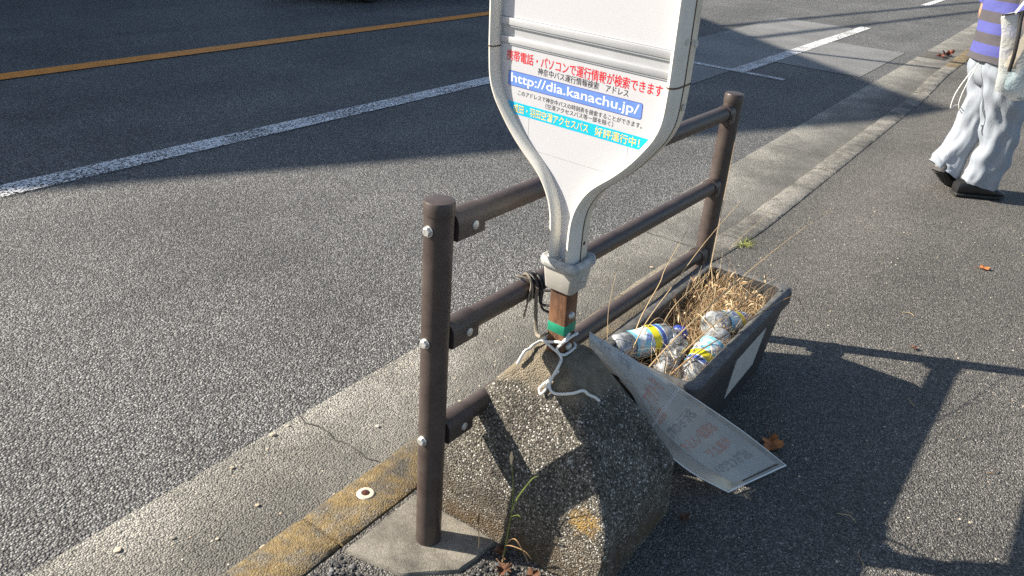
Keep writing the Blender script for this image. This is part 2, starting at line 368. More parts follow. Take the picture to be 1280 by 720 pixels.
def tag(o, label=None, cat=None, group=None, kind=None):
    if label: o['label'] = label
    if cat: o['category'] = cat
    if group: o['group'] = group
    if kind: o['kind'] = kind
    return o
def thing(name, label, cat, base, group=None):
    o = bpy.data.objects.new(name, None); col.objects.link(o); o.empty_display_size = 0.05
    o.location = Vector(base) * S; o['_b'] = tuple(base)
    return tag(o, label, cat, group)
def children(o): return [c for c in bpy.data.objects if c.parent == o]
def copy_tree(o, parent=None):
    c = o.copy(); col.objects.link(c)
    if parent is not None: c.parent = parent
    for ch in children(o): copy_tree(ch, c)
    return c

def box(lo, hi, bev=0.0, seg=2):
    bm = bmesh.new(); bmesh.ops.create_cube(bm, size=1)
    for v in bm.verts: v.co = Vector([lo[i] + (v.co[i] + 0.5) * (hi[i] - lo[i]) for i in range(3)])
    if bev: bmesh.ops.bevel(bm, geom=list(bm.edges), offset=bev, segments=seg, profile=0.5, affect='EDGES')
    bm.verts.index_update()
    V = [tuple(v.co) for v in bm.verts]; F = [[v.index for v in f.verts] for f in bm.faces]; bm.free()
    return V, F
def catmull(P, n=8):
    P = [Vector(p) for p in P]; out = []
    for i in range(len(P) - 1):
        a = P[max(i - 1, 0)]; b = P[i]; c = P[i + 1]; d = P[min(i + 2, len(P) - 1)]
        for k in range(n):
            t = k / n
            out.append(0.5 * ((2 * b) + (c - a) * t + (2 * a - 5 * b + 4 * c - d) * t * t + (3 * b - a - 3 * c + d) * t ** 3))
    out.append(P[-1]); return out
def tube(P, r, seg=10, caps=True, flat=1.0):
    P = [Vector(p) for p in P]; n = len(P)
    rr = r if isinstance(r, (list, tuple)) else [r] * n
    V = []; F = []; up = None
    for i, p in enumerate(P):
        t = (P[min(i + 1, n - 1)] - P[max(i - 1, 0)]).normalized()
        if up is None:
            up = Vector((0, 0, 1)) if abs(t.z) < 0.9 else Vector((1, 0, 0))
        a = (up - t * up.dot(t))
        if a.length < 1e-6: a = t.orthogonal()
        a.normalize(); up = a; b = t.cross(a)
        for k in range(seg):
            q = 2 * pi * k / seg
            V.append(p + (a * cos(q) * flat + b * sin(q)) * rr[i])
    for i in range(n - 1):
        for k in range(seg):
            F.append((i * seg + k, i * seg + (k + 1) % seg, (i + 1) * seg + (k + 1) % seg, (i + 1) * seg + k))
    if caps:
        F.append(tuple(range(seg - 1, -1, -1))); F.append(tuple((n - 1) * seg + k for k in range(seg)))
    return V, F
def rings(Rg, caps=True):
    n = len(Rg); k = len(Rg[0]); V = [p for r_ in Rg for p in r_]; F = []
    for i in range(n - 1):
        for j in range(k):
            F.append((i * k + j, i * k + (j + 1) % k, (i + 1) * k + (j + 1) % k, (i + 1) * k + j))
    if caps:
        F.append(tuple(range(k - 1, -1, -1))); F.append(tuple((n - 1) * k + j for j in range(k)))
    return V, F
def lathe(prof, axis_o, axis, seg=24):
    """prof: (distance along axis, radius)"""
    ax = Vector(axis).normalized(); a = ax.orthogonal().normalized(); b = ax.cross(a); o = Vector(axis_o)
    return rings([[o + ax * d + (a * cos(2 * pi * k / seg) + b * sin(2 * pi * k / seg)) * max(r_, 1e-5) for k in range(seg)] for d, r_ in prof])
def sheet(P, Q, z):
    return [(p[0], p[1], z) for p in P], [tuple(range(len(P)))]
def hexbolt(p, ax, r=0.010, h=0.007):
    V, F = lathe([(0, r * 1.25), (0.0015, r * 1.25), (0.0016, r * 1.25)], p, ax, 16)
    mb = MB().add(V, F); mb.add(*lathe([(0.0015, r), (h * 0.85, r), (h, r * 0.85)], p, ax, 6)); return mb

_tc = {}
def text_mesh(body, off=0.0, spacing=1.0):
    k = (body, off, spacing)
    if k in _tc: return _tc[k]
    c = bpy.data.curves.new('lettering', 'FONT'); c.body = body; c.offset = off; c.space_character = spacing
    c.resolution_u = 3; c.fill_mode = 'BOTH'
    o = bpy.data.objects.new('lettering', c); col.objects.link(o)
    dg = bpy.context.evaluated_depsgraph_get(); dg.update()
    me = bpy.data.meshes.new_from_object(o.evaluated_get(dg))
    V = [(v.co.x, v.co.y) for v in me.vertices]; F = [tuple(p.vertices) for p in me.polygons]
    bpy.data.objects.remove(o); bpy.data.curves.remove(c); bpy.data.meshes.remove(me)
    x0 = min(p[0] for p in V); x1 = max(p[0] for p in V); y0 = min(p[1] for p in V); y1 = max(p[1] for p in V)
    V = [((x - x0) / (x1 - x0), (y - y0) / (y1 - y0)) for x, y in V]
    _tc[k] = (V, F); return V, F

def rnd_stone(mb, p, r, rg, flat=0.7):
    bm = bmesh.new(); bmesh.ops.create_icosphere(bm, subdivisions=1, radius=1)
    a = rg.uniform(0, 6.28); sx = rg.uniform(0.8, 1.3)
    V = []
    for v in bm.verts:
        k = r * rg.uniform(0.78, 1.15); x, y, z = v.co
        x *= sx; x, y = x * cos(a) - y * sin(a), x * sin(a) + y * cos(a)
        V.append((p[0] + x * k, p[1] + y * k, p[2] + z * k * flat))
    F = [[v.index for v in f.verts] for f in bm.faces]; bm.free(); mb.add(V, F)

# ------------------------------------------------------------------ setting
def smooth(a, b, x):
    t = min(1, max(0, (x - a) / (b - a))); return t * t * (3 - 2 * t)
def kerb_z(x):
    return -0.085 * smooth(2.55, 3.75, x) * (1 - smooth(7.6, 8.9, x)) - 0.02 * smooth(8, 9, x)
def walk_z(x, y): return kerb_z(x) * smooth(0.35, 0.96, y)

MB().add(*sheet([(-300, -300), (300, -300), (300, 300), (-300, 300)], 0, -0.2)).build('ground', 'ground', smooth=False)['kind'] = 'structure'
MB().add(*sheet([(-60, 1.505), (120, 1.505), (120, 10.2), (-60, 10.2)], 0, -0.10)).build('road', 'road', smooth=False)['kind'] = 'structure'
MB().add(*sheet([(-60, 1.09), (120, 1.09), (120, 1.505), (-60, 1.505)], 0, -0.0985)).build('gutter', 'gutter', smooth=False)['kind'] = 'structure'
# pavement as a grid that dips where the kerb is lowered
xs = [-40, -10, -3, 0, .2, .6, .8, 1.0] + [1.15, 1.19] + [1.2 + 0.2 * i for i in range(0, 45)] + [12, 16, 30, 60, 120]; ys = [-9, -3, -1, -0.3] + [0.05 * i for i in range(20)] + [0.969]
V = [(x, y, walk_z(x, y)) for x in xs for y in ys]; ny = len(ys)
F = [(i * ny + j, (i + 1) * ny + j, (i + 1) * ny + j + 1, i * ny + j + 1) for i in range(len(xs) - 1) for j in range(ny - 1)]
MB().add(V, F).build('pavement', 'pave', smooth=True)['kind'] = 'structure'
# kerb stones
mb = MB(); rg = random.Random(4)
edges = [-8.1 + 0.5 * i for i in range(0, 80)] + [40, 60, 80, 120]
for i in range(len(edges) - 1):
    x0, x1 = edges[i] + 0.0045, edges[i + 1] - 0.0045
    if -0.2 < x0 < 7: nx = 24
    else: nx = 6
    yf = 1.105; yb = 0.972; dz = rg.uniform(-0.003, 0.003); rad = 0.014
    prof = [(yf + 0.012, -0.13), (yf, -rad), (yf - 0.004, -0.004), (yf - rad, 0.0), (yf - 0.05, 0.001), (yf - 0.09, 0.001), (yb + 0.012, 0), (yb + 0.003, -0.004), (yb, -0.012), (yb, -0.13)]
    Rg = []
    for k in range(nx + 1):
        x = x0 + (x1 - x0) * k / nx; e = 0.004 if k in (0, nx) else 0.0
        ring = []
        for (yy, zz) in prof:
            q = noise.noise_vector(Vector((x * 9, yy * 9, zz * 9))) * 0.0035
            z_ = max(zz + kerb_z(x) + dz, -0.13) - (e if zz > -0.01 else 0)
            if zz < -0.1: q = Vector((0, 0, 0))
            ring.append((x, yy + q.y, z_ + q.z + 0.004))
        Rg.append(ring)
    mb.add(*rings(Rg))
mb.build('kerb', 'kerb')['kind'] = 'structure'
# joint strip beneath kerb/pavement crack
xj = [-20, 0] + [2.5 + .1 * i for i in range(70)] + [60]
MB().add(*rings([[(x, .950, -.2), (x, .980, -.2), (x, .980, kerb_z(x) - .03), (x, .950, kerb_z(x) - .03)] for x in xj])).build('kerb_joint', 'seam', smooth=False)['kind'] = 'structure'
mb = MB(); rg = random.Random(3)
for xg in [1.24 - 2 * k for k in range(1, 6)] + [1.24 + 2.0 * k for k in range(20)]:
    P = [(xg + rg.uniform(-.012, .012), 1.11 + .0395 * k) for k in range(11)]
    wd_ = [rg.uniform(.0008, .0026) for _ in P]
    V = []
    for (x, y), w_ in zip(P, wd_): V += [(x - w_, y, -.0955), (x + w_, y, -.0955)]
    mb.add(V, [(2 * k, 2 * k + 1, 2 * k + 3, 2 * k + 2) for k in range(10)])
mb.build('gutter_joint', 'joint_dirt', smooth=False)['kind'] = 'structure'
# far side
MB().add(*sheet([(-60, 10.35), (120, 10.35), (120, 30), (-60, 30)], 0, 0.0)).build('far_pavement', 'pave', smooth=False)['kind'] = 'structure'
MB().add(*box((-60, 10.2, -0.15), (120, 10.35, 0.006), 0.012)).build('far_kerb', 'slab', smooth=False)['kind'] = 'structure'
# smooth patches and paint
MB().add(*sheet([(6.2, 2.62), (11.9, 2.62), (11.9, 3.62), (6.2, 3.62)], 0, -0.0965)).add(*sheet([(8.3, 1.66), (10.35, 1.66), (10.35, 2.62), (8.3, 2.62)], 0, -0.0965)).build('road_patch', 'patch', smooth=False)['kind'] = 'structure'
def strip(name, x0, y0, x1, y1, wd, m, z=-0.093):
    d = Vector((x1 - x0, y1 - y0)).normalized(); n = Vector((-d.y, d.x)) * wd / 2
    P = [(x0 - n.x, y0 - n.y), (x1 - n.x, y1 - n.y), (x1 + n.x, y1 + n.y), (x0 + n.x, y0 + n.y)]
    o = MB().add(*sheet(P, 0, z)).build(name, m, smooth=False); o['kind'] = 'structure'; return o
strip('orange_centre_line', -20, 5.50, 60, 6.78, 0.165, 'orange_line')
strip('white_edge_line', -20, 3.79, 7.43, 3.77, 0.15, 'white_line')
strip('white_stop_line', 7.46, 3.85, 7.44, 2.12, 0.085, 'white_line', -0.0895)
strip('white_dash_line', 7.5, 2.57, 12.2, 2.53, 0.14, 'white_line')
strip('white_dash_line', 16.6, 2.57, 21, 2.55, 0.125, 'white_line')
strip('white_dash_line', 26, 2.57, 31, 2.55, 0.125, 'white_line')
strip('white_dash_line', 36, 2.57, 41, 2.55, 0.125, 'white_line')

# ------------------------------------------------------------------ house, poles and wires across the road (they cast the shadows)
hx, hy = 1.65, 12.0; hap = 7.67; hw = 6.5; sl_ = 0.49
hs = thing('gabled_house', 'pale plastered house with a wide gable facing the road from the far pavement', 'house', (hx, hy, 0))
ev = hap - sl_ * hw
V = [(hx - hw + .3, hy + .25, 0), (hx + hw - .3, hy + .25, 0), (hx + hw - .3, hy + .25, ev - .1), (hx, hy + .25, hap - .25), (hx - hw + .3, hy + .25, ev - .1)]
V2 = [(x, hy + 9, z) for x, _, z in V]
MB().add(V + V2, [(0, 1, 2, 3, 4), (9, 8, 7, 6, 5), (0, 5, 6, 1), (1, 6, 7, 2), (4, 3, 8, 9), (0, 4, 9, 5), (2, 7, 8, 3)]).build('wall', 'plaster', hs, False)
for s_ in (-1, 1):
    a = (hx, hap); b = (hx + s_ * (hw + .0), ev); P = [a, b, (b[0], b[1] - .15), (a[0], a[1] - .17)]
    MB().add([(x, hy, z) for x, z in P] + [(x, hy + 9.3, z) for x, z in P], [(0, 1, 2, 3), (7, 6, 5, 4), (0, 4, 5, 1), (1, 5, 6, 2), (2, 6, 7, 3), (3, 7, 4, 0)]).build('roof', 'rooftile', hs, False)
d_ = MB().add(*box((hx - .4, hy + .2, 0), (hx + .4, hy + .244, 1.75), .01)).build('door', 'door', hs)
MB().add(*tube([(hx + .3, hy + .17, .85), (hx + .3, hy + .17, .98)], .012)).build('handle', 'zinc', d_)
for wx in (-4, -2.2, 2.2, 4):
    for wz in (.9, 2.6):
        f_ = MB()
        for lo, hi in (((wx - .6, -.03, wz), (wx + .6, .24, wz + .07)), ((wx - .6, -.03, wz + 1.0), (wx + .6, .24, wz + 1.07)), ((wx - .6, -.03, wz + .07), (wx - .53, .24, wz + 1.0)), ((wx + .53, -.03, wz + .07), (wx + .6, .24, wz + 1.0)), ((wx - .03, -.03, wz + .07), (wx + .03, .24, wz + 1.0))):
            f_.add(*box((hx + lo[0], hy + .2 + lo[1], lo[2]), (hx + hi[0], hy + hi[1], hi[2])))
        fo = f_.build('window', 'white', hs, False)
        MB().add(*box((hx + wx - .53, hy + .215, wz + .07), (hx + wx + .53, hy + .235, wz + 1.0))).build('pane', 'glass', fo, False)
def pole(name, label, x, y, hgt):
    p = thing(name, label, 'utility pole', (x, y, 0), 'utility poles by the road')
    MB().add(*lathe([(0, .13), (hgt, .085)], (x, y, 0), (0, 0, 1), 16)).build('shaft', 'concrete_pole', p)
    MB().add(*box((x - .04, y - .5, hgt - .35), (x + .04, y + .5, hgt - .27))).build('crossarm', 'zinc', p, False)
    for k in (-.45, -.15, .45): MB().add(*lathe([(0, .02), (.02, .045), (.05, .03), (.07, .045), (.1, .02)], (x, y + k, hgt - .27), (0, 0, 1), 12)).build('insulator', 'white', p)
    return p
pole('utility_pole', 'concrete utility pole standing on the near pavement', 9.9, -3.0, 5.6)
pole('utility_pole', 'concrete utility pole standing by the house across the road', 5.0, 11.45, 5.3)
pole('utility_pole', 'tall concrete utility pole far along the near pavement', 60.0, 0.0, 6.7)
def cable(label, P, r):
    tag(MB().add(*tube(P, r, 8)).build('power_cable', 'blackcord'), label, 'power cable', 'overhead power cables')
def sag(a, b, s, n=14):
    a = Vector(a); b = Vector(b); return [a.lerp(b, i / n) - Vector((0, 0, 4 * s * (i / n) * (1 - i / n))) for i in range(n + 1)]
cable('thick service cable slung from the near pole over the road to the house pole', sag((5.0, 11.0, 5.15), (9.9, -3.45 + .9, 5.3), .15), .045)
cable('upper cable slanting across the road from the house pole to the distant pole', sag((5.0, 11.72, 5.15), (60, .2, 6.4), .45, 30), .04)
cable('second cable slanting across the road just below the upper one', sag((5.0, 11.0, 5.15), (60, -.5, 6.4), .5, 30), .04)

# ------------------------------------------------------------------ car (only its tyre and underside reach into the frame)
cx0, cy0 = 7.41, 7.25
car = thing('parked_car', 'dark car on the opposite lane, only its lower edge and a tyre showing', 'car', (cx0, cy0, -.1))
sec = [(-.62, .28, .50), (-.60, .22, .62), (-.2, .18, .70), (.35, .17, .72), (.9, .17, 1.12), (1.5, .17, 1.17), (2.2, .17, 1.15), (2.75, .18, .82), (2.95, .22, .74), (3.0, .28, .55)]
Rg = []
for (x, zb, zt) in sec:
    ring = []
    for (u_, t_) in ((0, 0), (.05, .0), (.0, .25), (.0, .5), (.06 if zt > .8 else .03, .75), (.16 if zt > .8 else .08, 1)):
        ring.append((cx0 + x, cy0 + u_, -.1 + zb + (zt - zb) * t_))
    ring += [(p[0], 2 * cy0 + 1.38 - p[1], p[2]) for p in ring[::-1]]
    Rg.append(ring)
MB().add(*rings(Rg)).build('body', 'carpaint', car, angle=30)
for wx in (0, 2.25):
    for s_, wy in ((-1, cy0 + .02), (1, cy0 + 1.36)):
        t_ = MB().add(*lathe([(-.075, .16), (-.075, .23), (-.05, .255), (.05, .255), (.075, .23), (.075, .16)], (cx0 + wx, wy, .155), (0, 1, 0), 32)).build('wheel', 'tyre', car)
        MB().add(*lathe([(-.08, .02), (-.07, .1), (-.078, .15), (-.05, .158), (.05, .158), (.078, .15), (.07, .1), (.08, .02)], (cx0 + wx, wy, .155), (0, 1, 0), 20)).build('rim', 'rim', t_)
for yy in (cy0 + .022, cy0 + 1.358):
    V = [(cx0 + .75, yy, .70), (cx0 + 2.5, yy, .70), (cx0 + 2.2, yy, .92), (cx0 + 1.0, yy, .92)]
    MB().add([(x, y - .006, z) for x, y, z in V] + [(x, y + .006, z) for x, y, z in V], [(0, 1, 2, 3), (7, 6, 5, 4), (0, 4, 5, 1), (1, 5, 6, 2), (2, 6, 7, 3), (3, 7, 4, 0)]).build('side_window', 'glass', car, False)
for yy in (cy0 + .1, cy0 + 1.08): MB().add(*box((cx0 - .63, yy, .40), (cx0 - .55, yy + .2, .5), .02)).build('headlight', 'lamp', car)

# ------------------------------------------------------------------ guard fence
NP = Vector((1.029, .839, 0)); FP = Vector((2.34, .800, 0)); fd = (FP - NP).normalized(); fnv = Vector((-fd.y, fd.x, 0))
fence = thing('guard_fence', 'brown steel pipe guard fence with two posts and three rails along the kerb', 'guard fence', NP)
for P in (NP, FP):
    po = MB().add(*lathe([(-.02, .0276), (.79, .0276)], P, (0, 0, 1), 40)).build('post', 'brown', fence)
    MB().add(*lathe([(.776, .0288), (.797, .0288), (.8005, .027), (.802, .018), (.8025, .0)], P, (0, 0, 1), 40)).build('cap', 'brown', po)
    for hz in (.752, .522, .294):
        if P is NP: hexbolt(P - fd * .0272 + Vector((0, 0, hz - .004)), -fd, .0088, .008).build('bolt', 'zinc', po)
        else: hexbolt(P + fd * .0272 + Vector((0, 0, hz - .004)), fd, .0088, .008).build('bolt', 'zinc', po)
for hz in (.748, .520, .292):
    Z = Vector((0, 0, hz))
    a = NP + fd * .035 + Z; b = FP - fd * .035 + Z
    ra = MB().add(*tube([a, b], .0225, 28)).build('rail', 'brown', fence)
    for (q, sgn) in ((NP, 1), (FP, -1)):
        bk = MB()
        n0 = q + fd * sgn * .026 + Z; n1 = q + fd * sgn * (.102 if sgn > 0 else .062) + Z
        # saddle: half pipe over the rail with two flat cheeks below
        prof = []
        for k in range(13):
            th = pi * k / 12; prof.append((cos(th) * .0255, sin(th) * .0255))
        prof = [(.0255, -.027), (.0258, -.02)] + prof + [(-.0258, -.02), (-.0255, -.027), (-.022, -.030), (.022, -.030)]
        Rg = [[p + fnv * x + Vector((0, 0, z)) for x, z in prof] for p in (n0, n1)]
        bk.add(*rings(Rg))
        bk.build('bracket', 'brown', ra, angle=35)
        m_ = n0.lerp(n1, .62)
        for s_ in (-1, 1):
            mb = MB().add(*lathe([(0, .0088), (.002, .0086), (.0035, .006), (.004, 0)], m_ + fnv * s_ * .0255 + Vector((0, 0, -.008)), fnv * s_, 16))
            mb.build('screw', 'zinc' if q is NP else 'brown', ra)
# footing slab
P = [(.890, .955), (.915, .815), (1.0, .728), (1.118, .715), (1.118, .957)]
mb = MB(); n_ = len(P)
c0 = Vector((1.02, .85))
ring = []
for i in range(n_):
    a = Vector(P[i]); b = Vector(P[(i + 1) % n_])
    for k in range(8): ring.append(a.lerp(b, k / 8))
Rg = []
for ins, z in ((0, -.08), (0.0, .002), (.004, .008), (.02, .0095), (.06, .010), (.11, .010)):
    Rg.append([(lambda q: (q.x + noise.noise((q.x * 30, q.y * 30, z * 20)) * .003, q.y + noise.noise((q.y * 30, q.x * 30, 5)) * .003, z))(p + (c0 - p).normalized() * ins) for p in ring])
mb.add(*rings(Rg))
tag(mb.build('concrete_footing', 'slab', base=(1.02, .85, 0)), 'weathered beige concrete footing slab around the near fence post', 'concrete footing')
# kerb stud
st = thing('kerb_stud', 'round cream kerb stud with brown centre fixed on the yellowed kerb', 'kerb stud', (1.045, 1.045, .004))
MB().add(*lathe([(-.004, .0225), (.002, .0222), (.0055, .019), (.0065, .0105), (.005, .010)], (1.045, 1.045, .004), (0, 0, 1), 32)).build('rim', 'stud', st)
MB().add(*lathe([(.0035, .0098), (.0068, .0092), (.0085, .0055), (.009, 0)], (1.045, 1.045, .004), (0, 0, 1), 24)).build('centre', 'studc', st)

# ------------------------------------------------------------------ bus stop sign
SB = Vector((1.290, .705, 0))
sign = thing('bus_stop_sign', 'cream framed bus stop sign on a rusty post set in a rough concrete base', 'bus stop sign', SB)
# base: four-sided frustum with worn corners
def rrect(x0, x1, y0, y1, r, n=10, m=14):
    out = []
    cs = [(x1 - r, y1 - r, 0), (x0 + r, y1 - r, pi / 2), (x0 + r, y0 + r, pi), (x1 - r, y0 + r, 1.5 * pi)]
    for i, (a, b, t) in enumerate(cs):
        arc = [(a + r * cos(t + pi / 2 * k / n), b + r * sin(t + pi / 2 * k / n)) for k in range(n + 1)]
        out += arc
        nx = cs[(i + 1) % 4]; e = (nx[0] + r * cos(nx[2]), nx[1] + r * sin(nx[2]))
        for k in range(1, m): out.append((arc[-1][0] + (e[0] - arc[-1][0]) * k / m, arc[-1][1] + (e[1] - arc[-1][1]) * k / m))
    return out
B0 = (1.125, 1.465, .462, .945); T0 = (1.248, 1.350, .650, .765)
Rg = []
lv = [(-.05, 0, 0)] + [(.15 * k / 9, 0, .15 * k / 9) for k in range(10)] + [(None, k / 22, 0) for k in range(1, 23)]
for i, (z, t, _) in enumerate(lv):
    if z is None: z = .15 + .27 * t ** .9
    ins = .006 * z / .15 if t == 0 else .006
    q = [B0[j] + (T0[j] - B0[j]) * t for j in range(4)]
    Rg.append([Vector((x, y, z)) for x, y in rrect(q[0] + ins * (1 - t), q[1] - ins * (1 - t), q[2] + ins * (1 - t), q[3] - ins * (1 - t), .008 + .012 * t, 6, 20)])
for k in (.93, .8, .6, .3):
    Rg.append([Vector((SB.x + (p.x - SB.x) * k, SB.y + (p.y - SB.y) * k, .42 + .012 * (1 - k))) for p in Rg[len(lv) - 1]])
for r_ in Rg:
    for p in r_:
        if p.z < 0: continue
        n = noise.noise_vector(p * 60) * .0022 + noise.noise_vector(p * 16) * .0032 + noise.noise_vector(p * 140) * .0012
        p += n
MB().add(*rings(Rg)).build('concrete_base', 'base', sign, angle=60)

ya, pi_, ro = R(86.4), R(3.61), R(0.6)
d0 = Vector((cos(ya), sin(ya), 0)); n0 = Vector((-sin(ya), cos(ya), 0))
u0 = Vector((0, 0, 1)) * cos(pi_) + n0 * sin(pi_)
E0 = d0 * cos(ro) + u0 * sin(ro); E1 = u0 * cos(ro) - d0 * sin(ro); E2 = E0.cross(E1)   # left, up, away from the viewer
SO = Vector((1.262, .7133, .60))
DP = .005
def sg_(u, v, d=0.0): return SO + E0 * u + E1 * v + E2 * d
def sgbox(u0_, u1, v0, v1, a, b, bev=0, seg=2):
    V, F = box((u0_, v0, a), (u1, v1, b), bev, seg); return [sg_(*p) for p in V], F
# post
po = MB().add(*sgbox(-.0245, .0185, -.26, .03, -.003, .039, .004)).build('post', 'rust', sign)
MB().add(*sgbox(-.0254, .0194, -.124, -.098, -.0040, .0400, .004)).build('tape', 'tape', po)
for v_ in (-.078, -.155): MB().add(*lathe([(0, .0085), (.004, .008), (.007, .005), (.0075, 0)], sg_(-.0245, v_, .016), -E0, 16)).build('bolt', 'zinc', po)
# sleeve
sv = MB()
for ring_ in [None]:
    Rg = []
    for v_, hu, a, b in ((-.018, .0315, -.010, .046), (-.016, .0330, -.0115, .048), (.030, .0375, -.015, .056), (.040, .0375, -.015, .056)):
        Rg.append([sg_(x, v_, y) for x, y in rrect(-hu - .004, hu - .004, a, b, .008, 5, 3)])
    sv.add(*rings(Rg))
sleeve = sv.build('sleeve', 'sleeve', sign)
Rg = []
for v_, gw in ((.030, -.003), (.032, .004), (.037, .0075), (.045, .0085), (.051, .0065), (.054, .002), (.052, -.004), (.047, -.008)):
    Rg.append([sg_(x, v_, y) for x, y in rrect(-.0415 - gw, .0335 + gw, -.015 - gw, .056 + gw, .010 + max(gw, 0), 6, 3)])
MB().add(*rings(Rg)).build('lip', 'lip', sleeve)
MB().add(*lathe([(0, .006), (.003, .006), (.004, .004), (.0042, 0)], sg_(-.0395, .010, .022), -E0, 14)).build('bolt', 'zinc', sleeve)
# outline of the frame (half width by height)
hwid = [(.030, .0315), (.075, .0315), (.115, .032), (.145, .035), (.175, .0445), (.21, .067), (.25, .112), (.28, .141), (.31, .1645), (.341, .184), (.378, .1955), (.44, .199)]
half = catmull([(a, v, 0) for v, a in hwid], 6)
half = [(p.x, p.y) for p in half]
top_v = 1.42; rt = .07
half += [(.199, .6), (.199, .9), (.199, top_v - rt)] + [(.199 - rt + rt * cos(pi / 2 * k / 10), top_v - rt + rt * sin(pi / 2 * k / 10)) for k in range(1, 11)]
out = half + [(-x, y) for x, y in half[::-1]]
nrm = []
for i in range(len(out)):
    a = Vector(out[max(i - 1, 0)]); b = Vector(out[min(i + 1, len(out) - 1)]); t = (b - a).normalized(); nrm.append(Vector((-t.y, t.x)))
nrm = [n if (Vector((0, .9)) - Vector(out[i])).dot(n) > 0 or i < 40 or i > len(out) - 40 else -n for i, n in enumerate(nrm)]
def sweep(prof, i0=0, i1=None):
    Rg = []
    for i in range(i0, (i1 or len(out))):
        p = Vector(out[i]); n = nrm[i]
        Rg.append([sg_(p.x + n.x * ins, p.y + n.y * ins, d) for ins, d in prof])
    return rings(Rg)
fw_ = .0205; DP = .005
fr = MB().add(*sweep([(fw_, .016), (fw_ - .001, -.002), (fw_ - .005, -.009), (.010, -.012), (.005, -.009), (.001, -.003), (0, .006), (0, .0195), (.004, .0195), (.012, .016)])).build('frame', 'frame', sign)
MB().add(*sweep([(-.0004, .0188), (-.0004, .0222), (.012, .0222), (.012, .0188)])).build('seam', 'seam', fr)
fb = MB().add(*sweep([(.004, .0215), (0, .0215), (0, .036), (.001, .044), (.005, .050), (.010, .053), (.016, .050), (fw_, .042), (fw_, .032), (.012, .026)])).build('back_frame', 'frame_side', sign)
# weld joints with rust at both sides
for s_ in (1, -1):
    i = min(range(len(out)), key=lambda k: abs(out[k][1] - .432) + (0 if out[k][0] * s_ > 0 else 9))
    mb = MB()
    for (lo, hi, dd0, dd1) in ((-.0008, .0215, -.0128, .051),):
        x0, x1 = sorted((s_ * (.199 + .0006), s_ * (.199 - .0212)))
        prof = [(fw_, .010), (fw_ - .001, -.002), (fw_ - .005, -.009), (.010, -.012), (.005, -.009), (.001, -.003), (0, .006), (0, .036), (.001, .044), (.005, .050), (.010, .048)]
        prof = [(a_ - .0006 if a_ < .01 else a_ + .0004, b_ - .0006 if b_ < .03 else b_ + .0006) for a_, b_ in prof]
        Rg = []
        for k in range(5):
            v_ = .4315 + .00062 * k
            Rg.append([sg_(s_ * (.199 - a_), v_ + noise.noise((a_ * 300, b_ * 300, 3)) * .0012, b_) for a_, b_ in prof])
        mb.add(*rings(Rg))
    mb.build('rusty_joint', 'ruststain', fr)
MB().add(*lathe([(0, .0045), (.001, .003), (.0012, 0)], sg_(-.0316, .085, .03), -E0, 10)).build('rust_spot', 'ruststain', fb)
for v_, dd in ((.505, .008), (.501, .029), (.497, .041), (.395, .030)):
    MB().add(*lathe([(0, .0060), (.0009, .0058), (.0010, .0040), (.0004, .0036), (.0004, 0)], sg_(-.199, v_, dd), -E0, 14)).build('rivet', 'zinc', fb if dd > .02 else fr)
# panel filling the frame
pin = [(Vector(p) + nrm[i] * .016) for i, p in enumerate(out)]
pin[0].x = max(pin[0].x, .004); pin[-1].x = -pin[0].x
def panel_part(v0, v1, dd):
    l = [p for p in pin[:len(half)] if v0 < p.y < v1]
    def at(v):
        for a, b in zip(pin[:len(half) - 1], pin[1:len(half)]):
            if a.y <= v <= b.y: return a.x + (b.x - a.x) * (v - a.y) / max(b.y - a.y, 1e-6)
        return None
    pts = []
    for v in [v0] + [p.y for p in l] + [v1]:
        x = at(v)
        if x is None: x = l[-1].x if v > .5 else l[0].x
        pts.append((abs(x), v))
    V = []; F = []
    for x, v in pts: V += [sg_(x, v, dd), sg_(-x, v, dd)]
    for k in range(len(pts) - 1): F.append((2 * k, 2 * k + 1, 2 * k + 3, 2 * k + 2))
    return V, F
pl = MB().add(*panel_part(.03, .4385, .003 + DP)).build('lower_panel', 'panel', sign, False)
MB().add(*panel_part(.4525, .4725, .005 + DP)).build('middle_panel', 'alu', sign, False)
up = MB().add(*panel_part(.487, top_v - .018, .004 + DP)).build('upper_panel', 'panel', sign, False)
MB().add(*panel_part(.03, top_v - .018, .042)).build('back_panel', 'panel', sign, False)
for v0, v1 in ((.4715, .4865), (.4395, .4530)):
    ch = MB().add(*sgbox(-.184, .184, v0 + .002, v1, DP - .0002, DP + .009, .0010)).build('crossbar', 'alu', sign)
    MB().add(*sgbox(-.183, .183, v0 - .001, v0 + .0018, DP + .0012, DP + .009)).build('shadow_gap', 'alu_dark', ch, False)
# printed matter of the lower panel
def flat_text(name, mat, body, ul, ur, vc, h, dd=.0027, off=.0, spacing=1.0):
    V, F = text_mesh(body, off, spacing)
    o = MB().add([sg_(ul + (ur - ul) * x, vc + (y - .5) * h, dd + DP) for x, y in V], F).build(name, mat, pl, False); return o
flat_text('red_headline', 'red_ink', '携帯電話・パソコンで運行情報が検索できます', .163, -.168, .4195, .0205, off=.012)
flat_text('black_lettering', 'black_ink', '神奈中バス運行情報検索　アドレス', .089, -.105, .4025, .0132, off=.003)
def rbox2(u0_, u1, v0, v1, r, dd):
    P = rrect(min(u0_, u1), max(u0_, u1), v0, v1, r, 6, 2); return [sg_(x, y, dd + DP) for x, y in P], [tuple(range(len(P)))]
MB().add(*rbox2(.1575, -.1355, .3635, .3920, .004, .0028)).build('address_box_outline', 'navy_ink', pl, False)
MB().add(*rbox2(.1565, -.1345, .3645, .3910, .0035, .0026)).build('address_box', 'blue_ink', pl, False)
